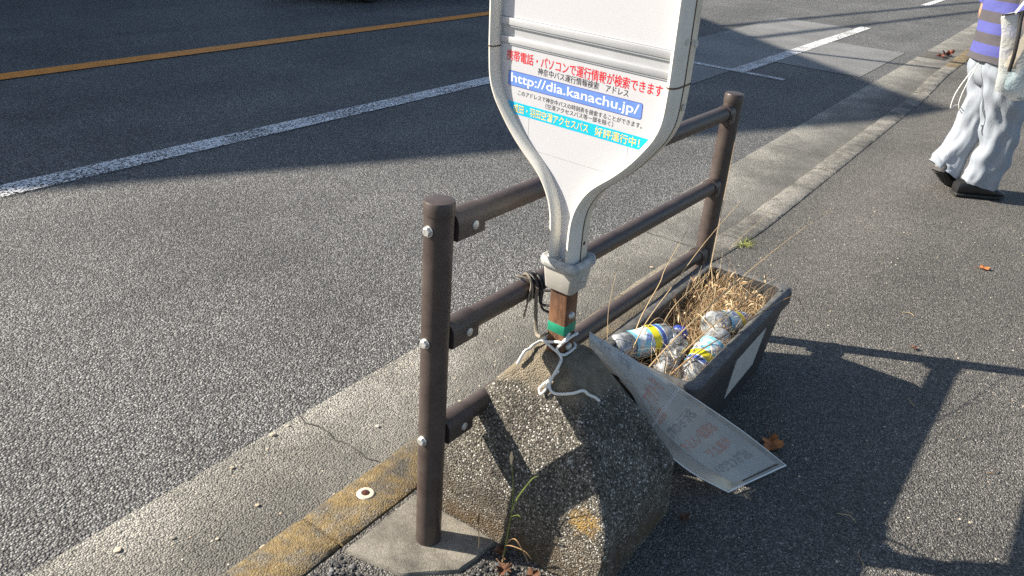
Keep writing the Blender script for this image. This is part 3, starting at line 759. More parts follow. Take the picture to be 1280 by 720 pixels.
flat_text('address_lettering', 'white_ink', 'http://dia.kanachu.jp/', .150, -.129, .3772, .0225, .0024, off=.010)
flat_text('small_lettering', 'black_ink', 'このアドレスで神奈中バスの時刻表を検索することができます。', .133, -.138, .3535, .0098, off=.0)
flat_text('small_lettering', 'black_ink', '（空港アクセスバス等一部を除く）', .067, -.081, .3425, .0098, off=.0)
Vv = [sg_(.1635, .334, .0028 + DP), sg_(.1485, .311, .0028 + DP), sg_(-.1485, .311, .0028 + DP), sg_(-.1640, .334, .0028 + DP)]
MB().add(Vv, [(0, 1, 2, 3)]).build('cyan_banner', 'cyan_ink', pl, False)
flat_text('banner_lettering', 'white_ink', '成田・羽田空港アクセスバス', .1425, -.031, .3225, .0172, .0026, off=.016)
flat_text('banner_lettering', 'yellow_ink', '成田・羽田空港アクセスバス', .1425, -.031, .3225, .0168, .0024, off=.004)
flat_text('banner_lettering', 'white_ink', '好評運行中！', -.045, -.138, .3225, .0172, .0026, off=.016)
flat_text('banner_lettering', 'yellow_ink', '好評運行中！', -.045, -.138, .3225, .0168, .0024, off=.004)
mb = MB()
for (a, b), (c, d) in (((.084, .2505), (-.094, .2515)), ((-.1155, .311), (-.116, .2700)), ((.104, .310), (.1035, .266))):
    t = Vector((c - a, d - b)).normalized(); n = Vector((-t.y, t.x)) * .00035
    mb.add([sg_(a + n.x, b + n.y, .0028 + DP), sg_(c + n.x, d + n.y, .0028 + DP), sg_(c - n.x, d - n.y, .0028 + DP), sg_(a - n.x, b - n.y, .0028 + DP)], [(0, 1, 2, 3)])
mb.build('sticker_edge', 'hairline', pl, False)

# ------------------------------------------------------------------ cords
def base_h(x, y):
    a = min((x - 1.125) / .115, (1.465 - x) / .095, (y - .465) / .175, (.94 - y) / .17)
    return 0 if a < 0 else .15 + .27 * min(a, 1) ** .9
def onbase(x, y, k=.0075): return (x, y, base_h(x, y) + k)
r_c = .0031
def loop(v_, slant, ph):
    P = []
    for k in range(25):
        a = 2 * pi * k / 24 + ph
        cu, sd = cos(a), sin(a); m = max(abs(cu), abs(sd)); f_ = 1 / m * .93 + .07
        P.append(sg_(-.003 + cu * f_ * .0262, v_ + slant * cu, .018 + sd * f_ * .0262))
    return P
tail = [sg_(-.0285, -.118, .012), sg_(-.024, -.138, -.007), sg_(-.014, -.155, -.009), (1.262, .688, .428), onbase(1.238, .6785, .009), onbase(1.2205, .6855), onbase(1.2145, .669), onbase(1.2205, .632), onbase(1.236, .615), onbase(1.2475, .6065), onbase(1.262, .599), onbase(1.2705, .592)]
wc = MB()
wc.add(*tube(catmull(loop(-.142, -.012, 1.9), 3), r_c, 8))
wc.add(*tube(catmull(loop(-.158, .010, .4), 3), r_c, 8))
wc.add(*tube(catmull(tail, 8), r_c, 8))
wc.add(*tube(catmull([sg_(.0225, -.152, .0), sg_(.026, -.164, .014), onbase(1.290, .757, .010), onbase(1.268, .7625), onbase(1.250, .760), onbase(1.238, .765), onbase(1.225, .772)], 8), r_c, 8))
wc.add(*tube(catmull([onbase(1.2345, .6755), onbase(1.2235, .690), onbase(1.2165, .7005), onbase(1.2125, .7045), onbase(1.209, .698), onbase(1.2145, .690), onbase(1.221, .6905)], 8), .0027, 8))
tag(wc.build('white_cord', 'cord', base=(1.262, .688, .428)), 'white cord wound round the rusty post with its end trailing over the concrete base', 'cord')
RP = NP + fd * ((1.347 - NP.x) / fd.x) + Vector((0, 0, .520))
def rloop(off, tilt, r_=.0265):
    return [RP + fd * (off + tilt * cos(a)) + fnv * r_ * cos(a) + Vector((0, 0, r_ * sin(a))) for a in [2 * pi * k / 20 for k in range(21)]]
bc = MB()
for o_, t_ in ((-.006, .012), (.004, -.008), (.010, .01)): bc.add(*tube(rloop(o_, t_), .0032, 7))
bc.add(*tube(catmull([RP - fnv * .026 + Vector((0, 0, .008)), RP - fnv * .034 + fd * -.01 + Vector((0, 0, -.03)), sg_(.024, -.085, .026), sg_(.022, -.125, .018)], 6), .0030, 7))
bc.add(*tube(catmull([RP - fnv * .027 + fd * .006, RP - fnv * .032 + fd * .0 + Vector((0, 0, -.045)), sg_(.025, -.11, .034), sg_(.022, -.14, .025)], 6), .0030, 7))
bc.add(*tube(catmull([RP - fnv * .027 + fd * -.012 + Vector((0, 0, .0)), sg_(.028, -.05, .034), sg_(.022, -.045, .016)], 6), .0030, 7))
tag(bc.build('black_cable_tie', 'blackcord', base=RP), 'black cables lashed round the middle rail and pulled to the sign post', 'cable tie')
bs = MB()
bs.add(*tube(rloop(-.016, .02, .0275), .0042, 7, True, .6))
bs.add(*tube(catmull([RP - fnv * .027 + fd * -.018 + Vector((0, 0, .010)), RP - fnv * .035 + fd * -.03 + Vector((0, 0, -.02)), RP - fnv * .055 + fd * -.045 + Vector((0, 0, -.085)), sg_(.024, -.14, .004)], 6), .0042, 7, True, .6))
bs.add(*tube(catmull([RP + fnv * .02 + fd * -.02 + Vector((0, 0, .02)), RP + fnv * .01 + fd * -.045 + Vector((0, 0, .034)), RP - fnv * .02 + fd * -.035 + Vector((0, 0, .027)), RP - fnv * .027 + fd * -.05 + Vector((0, 0, -.01)), RP - fnv * .026 + fd * -.06 + Vector((0, 0, -.05))], 6), .0036, 7, True, .6))
tag(bs.build('faded_strap', 'strap', base=RP + fd * -.02), 'faded brown strap knotted round the middle rail beside the black cables', 'strap')

# ------------------------------------------------------------------ planter
X0, X1, Y0, Y1, ZT = 1.555, 2.300, .482, .772, .282
plt_ = thing('planter_box', 'long black plastic planter box full of dead grass and litter beside the fence', 'planter', ((X0 + X1) / 2, (Y0 + Y1) / 2, 0))
Rg = []
def ring_at(z, ins, r_): return [Vector((x, y, z)) for x, y in rrect(X0 + ins, X1 - ins, Y0 + ins, Y1 - ins, r_, 7, 5)]
for z, ins, r_ in ((.0, .040, .02), (.004, .037, .022), (.12, .026, .026), (.235, .012, .030), (.238, .004, .034), (.242, 0, .036), (.272, 0, .036), (.280, .003, .034), (.282, .008, .03), (.2815, .030, .020), (.279, .034, .018), (.262, .036, .017), (.19, .040, .015), (.12, .046, .012)):
    Rg.append(ring_at(z, ins, r_))
for r_ in Rg:
    for p in r_:
        k = noise.noise(p * 5) * .004; p.y += k * (1 if z > .1 else 0); p.z += noise.noise(p * 4 + Vector((3, 0, 0))) * .002
MB().add(*rings(Rg, caps=False)).add(*rings([ring_at(.0, .040, .02), ring_at(.001, .040, .02)])).build('box', 'planter', plt_, angle=35)
rg = random.Random(8)
n_ = 26; V = []; F = []
for i in range(n_ + 1):
    for j in range(13):
        x = X0 + .036 + (X1 - X0 - .072) * i / n_; y = Y0 + .036 + (Y1 - Y0 - .072) * j / 12
        V.append((x, y, .150 + .03 * noise.noise((x * 9, y * 9, 0)) + .01 * noise.noise((x * 40, y * 40, 0))))
for i in range(n_):
    for j in range(12): F.append((i * 13 + j, (i + 1) * 13 + j, (i + 1) * 13 + j + 1, i * 13 + j + 1))
MB().add(V, F).build('soil', 'soil', plt_)
# label plate on the long outer side
def side_y(z): return Y0 + (.012 + (.235 - z) / .115 * .014) - .0028
V = []
LP = [(1.875, .228), (2.105, .228), (2.115, .085), (1.905, .070)]
for k, (x, z) in enumerate(LP): V.append((x, side_y(z), z))
for (x, z) in LP: V.append((x, side_y(z) + .004, z))
MB().add(V, [(0, 1, 2, 3), (7, 6, 5, 4), (0, 4, 5, 1), (1, 5, 6, 2), (2, 6, 7, 3), (3, 7, 4, 0)]).build('label_plate', 'label', plt_, False)

# dead grass: a mass of bent straws, thin tapered ribbons with thickness
def straw(mb, p, dirv, ln, bend, r0, rg, n=5, curl=0.0, inside=True):
    P = []; d = Vector(dirv).normalized(); q = Vector(p); q0 = q.copy()
    for i in range(n + 1):
        P.append(q.copy()); d = (d + Vector(bend) / n + Vector((rg.uniform(-1, 1), rg.uniform(-1, 1), rg.uniform(-1, 1))) * curl).normalized(); q = q + d * ln / n
        if inside: q = Vector((min(max(q.x, X0 + .045), X1 - .045), min(max(q.y, Y0 + .045), Y1 - .045), max(q.z, .14)))
    mb.add(*tube(P, [r0 * (1 - .75 * i / n) for i in range(n + 1)], 3, False))
rg = random.Random(21)
gm = MB()
for i in range(7000):
    x = rg.triangular(X0 + .05, X1 - .05, X1 - .22) if i % 3 else rg.uniform(X0 + .05, X1 - .3); y = rg.uniform(Y0 + .045, Y1 - .05)
    far = (x - X0) / (X1 - X0)
    z = .150 + .03 * noise.noise((x * 9, y * 9, 0))
    hgt = (.05 + .085 * far) * rg.uniform(.5, 1.25) * (1.0 if y > .52 else .75)
    k_ = noise.noise((x * 14, y * 14, 7))
    if y > .60 + .30 * (x - 1.6) + .05 * k_ and rg.random() < .88: continue
    if k_ < -.12 and rg.random() < .7: continue
    a = rg.uniform(0, 2 * pi); til = rg.uniform(.1, 1.5)
    straw(gm, (x, y, z), (cos(a) * til, sin(a) * til, 1), hgt * 1.6, (rg.uniform(-.9, .9), rg.uniform(-.9, .9), -rg.uniform(.2, 1.9)), rg.choice((.0005, .0006, .0008, .0011)), rg, 5, .18)
for i in range(1900):     # matted litter lying flat
    x = rg.uniform(X0 + .05, X1 - .06); y = rg.uniform(Y0 + .05, Y1 - .055); far = (x - X0) / (X1 - X0)
    if y > .64 + .28 * (x - 1.6) and rg.random() < .8: continue
    z = .165 + rg.uniform(0, .035 + .05 * far)
    a = rg.uniform(0, 2 * pi)
    straw(gm, (x, y, z), (cos(a), sin(a), rg.uniform(-.2, .3)), rg.uniform(.03, .08), (0, 0, -.5), rg.choice((.0006, .0008, .0013)), rg, 4, .3)
for i in range(170):      # long strays
    x = rg.uniform(X0 + .06, X1 - .06); y = rg.uniform(Y0 + .06, Y1 - .06); a = rg.choice((.2, .5, 2.6, 3.4, 5.9)) + rg.uniform(-.5, .5)
    straw(gm, (x, y, .21 + rg.uniform(0, .06)), (cos(a), sin(a), rg.uniform(.0, .7)), rg.uniform(.08, .2), (0, 0, -rg.uniform(.3, 1.2)), rg.choice((.0008, .0011)), rg, 7, .12)
for i in range(55):      # seed heads
    x = rg.triangular(1.8, X1 - .06, X1 - .12); y = rg.uniform(Y0 + .06, Y1 - .06)
    z = .27 + rg.uniform(-.02, .05)
    a = rg.uniform(0, 2 * pi)
    P = [Vector((x, y, z)), Vector((x + cos(a) * .008, y + sin(a) * .008, z + .010)), Vector((x + cos(a) * .02, y + sin(a) * .02, z + .014))]
    gm.add(*tube(P, [.0012, .0028, .0008], 5, False))
tag(gm.build('dry_grass', 'straw', base=(1.9, .62, .18)), 'tangled mass of dead straw coloured grass filling the planter', 'dry grass', kind='stuff')
def stalk(P, r, label):
    P = catmull(P, 8); n = len(P)
    m = MB().add(*tube(P, [r * (1 - .7 * i / n) for i in range(n)], 5))
    tag(m.build('dry_stalk', 'straw', base=P[0]), label, 'dry stalk', 'long dry grass stalks')
stalk([(1.60, .66, .20), (1.75, .62, .30), (2.05, .57, .385), (2.35, .53, .43), (2.576, .498, .452)], .0022, 'longest dry stalk rising from the planter out over the open pavement')
stalk([(1.62, .70, .21), (1.70, .70, .31), (1.80, .68, .40), (1.92, .655, .50), (2.06, .63, .58)], .0018, 'dry stalk crossing in front of the far fence post')
stalk([(1.66, .715, .20), (1.74, .73, .30), (1.86, .74, .365), (1.90, .745, .40), (2.02, .75, .47)], .0020, 'dry stalk leaning over the lowest rail of the fence')
stalk([(2.20, .722, .22), (2.24, .735, .40), (2.255, .742, .56), (2.26, .745, .68)], .0016, 'upright pale stalk standing in front of the far fence post')
stalk([(1.62, .60, .22), (1.72, .555, .285), (1.90, .515, .30), (2.06, .492, .30), (2.16, .452, .315), (2.20, .42, .26)], .0022, 'dry stalk lying over the bottles and drooping past the planter rim')
stalk([(1.66, .62, .21), (1.78, .58, .29), (1.95, .55, .325), (2.10, .53, .33), (2.21, .52, .325)], .0020, 'dry stalk lying across the planter above the far bottle')
stalk([(1.625, .745, .19), (1.632, .765, .30), (1.64, .775, .38), (1.66, .775, .50)], .0012, 'thin upright stalk at the planter corner nearest the sign')
stalk([(1.70, .70, .20), (1.72, .70, .29), (1.75, .685, .325), (1.77, .665, .30), (1.775, .655, .24)], .0016, 'looped dry stalk arching above the bottle nearest the fence')
stalk([(1.78, .70, .20), (1.82, .68, .32), (1.95, .66, .37), (2.12, .63, .45), (2.26, .60, .50)], .0013, 'thin dry stalk leaning away from the middle of the planter')

# ------------------------------------------------------------------ bottles (built along +X at the origin, then laid in the straw)
def make_bottle(label, seed, squash=1.0, L=1.0):
    rg = random.Random(seed)
    root = thing('plastic_bottle', label, 'bottle', (0, 0, 0), 'plastic bottles dumped in the planter')
    prof = [(0.004, .010), (0, .020), (.004, .027), (.012, .0305), (.04, .0305), (.043, .0285), (.047, .0285), (.050, .0305), (.085, .0305), (.122, .0305), (.126, .029), (.130, .0305), (.145, .029), (.158, .022), (.168, .0135), (.173, .0125), (.176, .0145), (.179, .0125), (.190, .0115)]
    pr = []
    for (a, r1), (b, r2) in zip(prof[:-1], prof[1:]):
        for k in range(3): pr.append((a + (b - a) * k / 3, r1 + (r2 - r1) * k / 3))
    pr.append(prof[-1])
    off = Vector((seed * 3.1, 0, 0))
    def dent(p):
        k = max(0, 1 - max(0, (p.x - .15) / .02))
        q = noise.noise_vector(p * 34 + off) * .006 * squash * k + noise.noise_vector(p * 75 + off) * .0022 * squash * k
        q.z += -.006 * squash * k * max(0, noise.noise(p * 14 + off)); return p + q
    V, F = lathe([(a * L, r_) for a, r_ in pr], (0, 0, 0), (1, 0, 0), 28)
    MB().add([dent(Vector(p)) for p in V], F).build('body', 'pet', root)
    V, F = lathe([((.045 + .080 * k / 14) * L, .0312) for k in range(15)], (0, 0, 0), (1, 0, 0), 28)
    F = F[:-2]
    lb = MB().add([dent(Vector(p)) for p in V], F).build('label', 'blabel', root)
    V, F = lathe([((.090 + .018 * k / 4) * L, .0318) for k in range(5)], (0, 0, 0), (1, 0, 0), 28)
    MB().add([dent(Vector(p)) for p in V], F[:-2]).build('yellow_band', 'byellow', lb)
    TV, TF = text_mesh('キリン', .02)
    mb = MB()
    for ph in (0.6,):
        mb.add([dent(Vector((.0935 * L + (1 - y) * .012, cos(ph - x * .75) * .0323, sin(ph - x * .75) * .0323))) for x, y in TV], TF)
    mb.build('band_lettering', 'black_ink', lb, False)
    return root
def add_cap(root, m='bcap', L=1.0):
    MB().add(*lathe([(.179 * L, .0135), (.18 * L, .0145), (.194 * L, .0145), (.196 * L, .012), (.196 * L, 0)], (0, 0, 0), (1, 0, 0), 24)).build('cap', m, root)
def lay(root, a, b, roll=0.0):
    a = Vector(a); b = Vector(b); x = (b - a).normalized(); z = Vector((0, 0, 1)); y = z.cross(x).normalized(); z = x.cross(y)
    M_ = Matrix((x, y, z)).transposed().to_4x4() @ Matrix.Rotation(roll, 4, 'X'); M_.translation = a * S
    root.matrix_world = M_
b1 = make_bottle('plastic bottle with blue and yellow label lying at the fence side of the planter', 3, .5); add_cap(b1)
lay(b1, (1.640, .752, .250), (1.852, .655, .246), 1.0); b1.scale = (1.27,) * 3
b2 = make_bottle('label band bottle standing on its cap end nearest the planter label plate', 5, .45)
b2['label'] = 'plastic bottle half sunk in straw, second from the far end of the planter'
lay(b2, (1.915, .562, .248), (1.745, .565, .205), 2.2); b2.scale = (1.27,) * 3
b3 = make_bottle('plastic bottle lying farthest back in the straw of the planter', 9, .6)
add_cap(b3, 'white')
lay(b3, (1.915, .598, .268), (2.075, .558, .222), .3); b3.scale = (1.25,) * 3
# crushed clear bottle without label
rg = random.Random(2)
b4 = thing('plastic_bottle', 'crushed clear bottle with a blue cap and no label in the middle of the planter', 'bottle', (0, 0, 0), 'plastic bottles dumped in the planter')
V, F = lathe([(.16 * k / 40, .030 * min(1, .45 + k / 6.0) * (1 if k < 30 else max(.38, 1 - (k - 30) / 9))) for k in range(41)], (0, 0, 0), (1, 0, 0), 32)
MB().add([Vector(p) + noise.noise_vector(Vector(p) * 38) * .011 + noise.noise_vector(Vector(p) * 90) * .005 for p in V], F).build('body', 'pet', b4, angle=25)
MB().add(*lathe([(.155, .0135), (.156, .0145), (.171, .0145), (.173, .012), (.173, 0)], (0, 0, 0), (1, 0, 0), 24)).build('cap', 'bcap', b4)
lay(b4, (1.682, .618, .205), (1.812, .650, .238), 0); b4.scale = (1.12,) * 3

# ------------------------------------------------------------------ plastic notice sheet, hanging from the post and trailing to the pavement
RE = catmull([(1.352, .676, .458), (1.440, .600, .378), (1.527, .503, .292), (1.680, .392, .148), (1.817, .291, .006)], 10)
LE = catmull([(1.332, .664, .436), (1.418, .588, .308), (1.468, .540, .182), (1.526, .462, .088), (1.614, .372, .006)], 10)
NS = len(RE)
def shp(s, t, off=0.0):
    """s across from the planter edge (0) to the base edge (1), t from the post (0) to the pavement (1)"""
    f_ = min(max(t, 0), .9999) * (NS - 1); i = int(f_); k = f_ - i
    a = RE[i].lerp(RE[i + 1], k); b = LE[i].lerp(LE[i + 1], k)
    p = a.lerp(b, s)
    sagz = sin(pi * s) * (.018 * (1 - t) + .006 * sin(t * 7)) - .004 * noise.noise((s * 4, t * 9, 1)) * (1 - s) * s * 4
    nrm_ = Vector((-.55, -.25, .8)).normalized()
    return p + nrm_ * (sagz + off)
def grid(s0, s1, t0, t1, off, ns=14, nt_=60):
    V = [shp(s0 + (s1 - s0) * i / ns, t0 + (t1 - t0) * j / nt_, off) for j in range(nt_ + 1) for i in range(ns + 1)]
    F = [(j * (ns + 1) + i, j * (ns + 1) + i + 1, (j + 1) * (ns + 1) + i + 1, (j + 1) * (ns + 1) + i) for j in range(nt_) for i in range(ns)]
    return V, F
def slab2(s0, s1, t0, t1, o0, o1, ns=14, nt_=60):
    V, F = grid(s0, s1, t0, t1, o0, ns, nt_); V2, F2 = grid(s0, s1, t0, t1, o1, ns, nt_); b = len(V)
    E_ = []
    for j in range(nt_):
        for i in (0, ns): E_.append((j * (ns + 1) + i, (j + 1) * (ns + 1) + i, (j + 1) * (ns + 1) + i + b, j * (ns + 1) + i + b))
    for i in range(ns):
        for j in (0, nt_): E_.append((j * (ns + 1) + i, j * (ns + 1) + i + 1, j * (ns + 1) + i + 1 + b, j * (ns + 1) + i + b))
    return V + V2, F + [tuple(x + b for x in f) for f in F2] + E_
nb_ = (1.335, .668, .447)
ns_ = thing('notice_sheet', 'limp grey notice in a clear plastic sleeve trailing from the post to the pavement', 'notice sheet', nb_)
MB().add(*slab2(0, 1, 0, 1, 0, .0012)).build('clear_sleeve', 'clear', ns_)
pp = MB().add(*slab2(.09, .80, .0, .945, .0022, .0030)).build('paper', 'paper', ns_)
def sheet_text(name, mat, body, s0, s1, t0, t1, off=.0042, bold=.02):
    V, F = text_mesh(body, bold)
    # mirrored: reads reversed from this side; runs from the planter edge to the base edge
    MB().add([shp(s0 + (s1 - s0) * x, t1 + (t0 - t1) * y, off) for x, y in V], F).build(name, mat, pp, False)
sheet_text('grey_lettering', 'ghost_grey', 'ゴミ', .30, .62, .07, .135)
sheet_text('grey_lettering', 'ghost_grey', 'は', .30, .58, .17, .235)
sheet_text('red_lettering', 'ghost_red', 'ポイ捨て', .17, .74, .33, .435)
sheet_text('red_lettering', 'ghost_red', '禁止', .55, .78, .45, .51)
sheet_text('grey_lettering', 'ghost_grey', 'お待ちの際', .22, .76, .545, .60)
sheet_text('red_lettering', 'ghost_red', 'お車道へ入らず', .20, .78, .635, .695)
sheet_text('red_lettering', 'ghost_red', '歩道上で', .24, .62, .725, .785)
sheet_text('grey_lettering', 'ghost_grey', 'お待ちください', .22, .76, .815, .87)
mb = MB()
for t_ in (.470, .478, .555): mb.add(*slab2(.02 if t_ < .5 else .3, .97 if t_ < .5 else .55, t_, t_ + .0025, .0044, .0050, 14, 1))
mb.add(*slab2(.0, 1.0, .985, .9995, .0016, .0034, 14, 1)); mb.add(*slab2(.0, .012, .35, .985, .0016, .0032, 1, 40)); mb.add(*slab2(.985, .998, .45, .985, .0016, .0032, 1, 40))
mb.build('sleeve_seam', 'white_ink', ns_)
mb = MB()
mb.add(*slab2(.08, .70, .957, .964, .0034, .0040, 12, 1)); 
mb.build('grime_mark', 'seam', ns_)

# ------------------------------------------------------------------ leaves, weeds, gravel, pebbles, grate
def leaf(p, r, m, label, rot=0, curl=.4, seed=1, cat='leaf', lobes=5, group=None):
    rg = random.Random(seed); V = [(p[0], p[1], p[2] + .006)]; n = 40
    top = []
    for k in range(n):
        a = 2 * pi * k / n
        q = r * (.80 + .15 * cos(lobes * a + .6 * sin(a * 2 + seed)) + rg.uniform(-.13, .13)) * (1.15 if abs(a - pi) < .6 else 1)
        top.append((p[0] + q * cos(a + rot), p[1] + q * sin(a + rot) * .8, p[2] + .004 + curl * q * (.5 + .5 * sin(a * 3 + seed)) + rg.uniform(0, .003)))
    V += top; V2 = [(x, y, z - .0012) for x, y, z in V]
    F = [(0, 1 + k, 1 + (k + 1) % n) for k in range(n)]; b = len(V)
    F2 = [(b, b + 1 + (k + 1) % n, b + 1 + k) for k in range(n)]; E_ = [(1 + k, b + 1 + k, b + 1 + (k + 1) % n, 1 + (k + 1) % n) for k in range(n)]
    m_ = MB().add(V + V2, F + F2 + E_)
    m_.add(*tube([(p[0] + r * .6 * cos(rot), p[1] + r * .6 * sin(rot) * .8, p[2] + .006), (p[0] + r * 1.6 * cos(rot + .2), p[1] + r * 1.5 * sin(rot + .2), p[2] + .008)], .0012, 5))
    return tag(m_.build('dead_leaf', m, base=p), label, cat, group)
leaf((1.885, .352, 0), .040, 'leaf_orange', 'curled orange brown leaf lying in the shade beside the notice sheet', .4, .35, 3)
leaf((3.70, .055, walk_z(3.7, .055)), .026, 'leaf_orange', 'small orange leaf alone on the sunny pavement ahead of the walking person', 2.0, .3, 5)
leaf((10.45, 1.30, -.085), .055, 'leaf_red', 'red dead leaf nearest the drain in the far gutter', .5, .7, 7)
leaf((10.66, 1.27, -.085), .065, 'leaf_red', 'larger red dead leaf against the far yellow kerb', 1.9, .8, 9)
leaf((10.60, 1.22, -.06), .05, 'leaf_red', 'red dead leaf propped up between the two others by the far kerb', 3.2, .9, 11)
leaf((1.463, .420, 0), .016, 'leaf_brown', 'tiny brown leaf scrap at the foot of the concrete base on the shady side', 3.0, .6, 13)
leaf((2.74, .15, 0), .012, 'leaf_brown', 'tiny brown leaf scrap on the pavement by the shadow of the far post', 1.0, .6, 15)
leaf((1.06, .655, .004), .022, 'leaf_brown', 'brown leaf scrap in the corner between footing slab and concrete base', 1.0, .5, 17)
leaf((1.085, .600, .004), .020, 'leaf_brown', 'reddish leaf scrap in front of the concrete base under the weed', 2.4, .5, 19)
leaf((1.095, .690, .006), .018, 'leaf_brown', 'brown leaf scrap pressed against the edge of the footing slab', 4.0, .5, 23)
leaf((.905, .957, -.012), .014, 'leaf_red', 'red leaf scrap stuck in the crack beside the kerb joint', 1.0, .4, 27)
wd = thing('weed', 'thin green weed growing up in front of the concrete base', 'weed', (1.09, .677, .0))
MB().add(*tube(catmull([(1.088, .677, 0), (1.085, .672, .06), (1.088, .667, .14), (1.092, .672, .21), (1.092, .681, .262)], 6), [.0016 - .00003 * k for k in range(25)], 6)).build('stem', 'weed', wd)
MB().add(*tube([(1.092, .681, .258), (1.094, .683, .272), (1.092, .6825, .29)], [.0015, .0042, .001], 6)).build('seed_head', 'straw', wd)
for P, m in (([(1.087, .667, .145), (1.088, .655, .19), (1.089, .628, .25), (1.090, .615, .264)], 'weed'), ([(1.087, .667, .13), (1.082, .648, .15), (1.080, .638, .148)], 'weed'), ([(1.086, .673, .05), (1.08, .65, .085), (1.075, .625, .075), (1.073, .605, .05)], 'straw'), ([(1.086, .675, .045), (1.08, .655, .062), (1.078, .62, .07), (1.075, .60, .062)], 'straw'), ([(1.087, .677, .02), (1.075, .672, .0), (1.06, .668, -.0)], 'straw')):
    q = catmull(P, 5); n = len(q)
    MB().add(*tube(q, [.0018 * (1 - .85 * abs(i / n - .3)) * (1 if i < n - 1 else .2) for i in range(n)], 6, True, .35)).build('blade', m, wd)
sw = MB().add(*tube(catmull([(1.075, .735, .006), (1.07, .732, .04), (1.068, .735, .085)], 4), [.0012] * 9, 5))
sw.add(*tube([(1.068, .735, .08), (1.067, .736, .095), (1.068, .735, .115)], [.001, .004, .0008], 6))
tag(sw.build('dry_weed', 'straw', base=(1.075, .735, .006)), 'short dry weed with a seed head at the edge of the footing slab', 'weed')
rg = random.Random(5); mb = MB()
for i in range(70):
    x = 3.35 + rg.gauss(0, .035); y = .965 + rg.gauss(0, .012); a = rg.uniform(0, 6.28)
    straw(mb, (x, y, walk_z(x, .96) - .003), (cos(a) * .5, sin(a) * .5, 1), rg.uniform(.02, .055), (cos(a), sin(a), -.4), .0014, rg, 4, .1, False)
tag(mb.build('grass_tuft', 'tuft', base=(3.35, .965, -.06)), 'small yellow green grass tuft in the kerb crack beyond the planter', 'grass tuft')
rg = random.Random(12); mb = MB()
for i in range(1500):
    x = rg.uniform(.62, 1.12); y = rg.uniform(.44, .955)
    if x > .875 and y > .715: continue
    if x > 1.11 - .02: continue
    if x < .88 and y < .86 and rg.random() < .5: continue
    rnd_stone(mb, (x, y, .002), rg.choice((.003, .004, .005, .006)), rg)
for i in range(170):
    t = rg.random(); x = .70 + t * .42; y = .958 + rg.uniform(-.006, .008)
    rnd_stone(mb, (x, y, -.012 + rg.uniform(0, .008)), rg.choice((.003, .005)), rg)
tag(mb.build('loose_gravel', 'gravel', base=(.85, .9, 0)), 'loose dark crumbled asphalt around the footing slab', 'gravel', kind='stuff')
mb = MB()
for (x, y, r) in ((1.136, 1.489, .011), (.847, 1.173, .012), (1.19, 1.49, .006), (.74, 1.36, .007), (.93, 1.30, .006), (1.35, 1.30, .007), (.64, 1.42, .010), (.98, 1.46, .007), (.80, 1.28, .005), (1.6, 1.2, .006), (2.9, 1.2, .010), (2.725, 1.18, .008), (.70, 1.22, .006)):
    rnd_stone(mb, (x, y, -.096), r, rg, .45)
for i in range(160):
    x = rg.uniform(.3, 3.2); y = rg.uniform(1.13, 1.5); rnd_stone(mb, (x, y, -.098), rg.uniform(.0018, .004), rg, .5)
tag(mb.build('gutter_pebbles', 'pebble', base=(1, 1.3, -.1)), 'small pale pebbles scattered along the concrete gutter', 'pebbles', kind='stuff')
rg = random.Random(31); mb = MB()
for i in range(420):
    x = rg.uniform(1.3, 4.6); y = rg.uniform(-.6, .9); 
    if 1.5 < x < 2.3 and y > .45: continue
    rnd_stone(mb, (x, y, walk_z(x, y) + .001), rg.choice((.0015, .002, .0025, .0035)), rg, .6)
tag(mb.build('pavement_grit', 'pebble', base=(2, .2, 0)), 'pale grit scattered over the pavement', 'grit', kind='stuff')
tw = MB()
for k, (x, y) in enumerate(((1.72, .09), (1.63, .06), (2.15, -.14), (3.0, .2), (2.4, .1))):
    a = 1.1 + k * 2.1; tw.add(*tube(catmull([(x, y, .003), (x + cos(a) * .02, y + sin(a) * .02, .007), (x + cos(a + .4) * .045, y + sin(a + .4) * .045, .003)], 4), .0009, 5))
tag(tw.build('straw_bits', 'straw', base=(1.72, .09, 0)), 'stray bits of straw blown over the pavement', 'straw', kind='stuff')
gx, gy = 10.55, 1.40
gt = thing('drain_grate', 'rusty slotted drain grate set in the far gutter', 'drain grate', (gx, gy, -.1))
MB().add(*box((gx - .28, gy - .17, -.13), (gx + .28, gy + .10, -.094))).build('frame', 'grate', gt, False)
mb = MB()
for k in range(8): mb.add(*box((gx - .25 + k * .065, gy - .155, -.0935), (gx - .215 + k * .065, gy + .085, -.088), .003))
mb.build('bars', 'grate', gt)

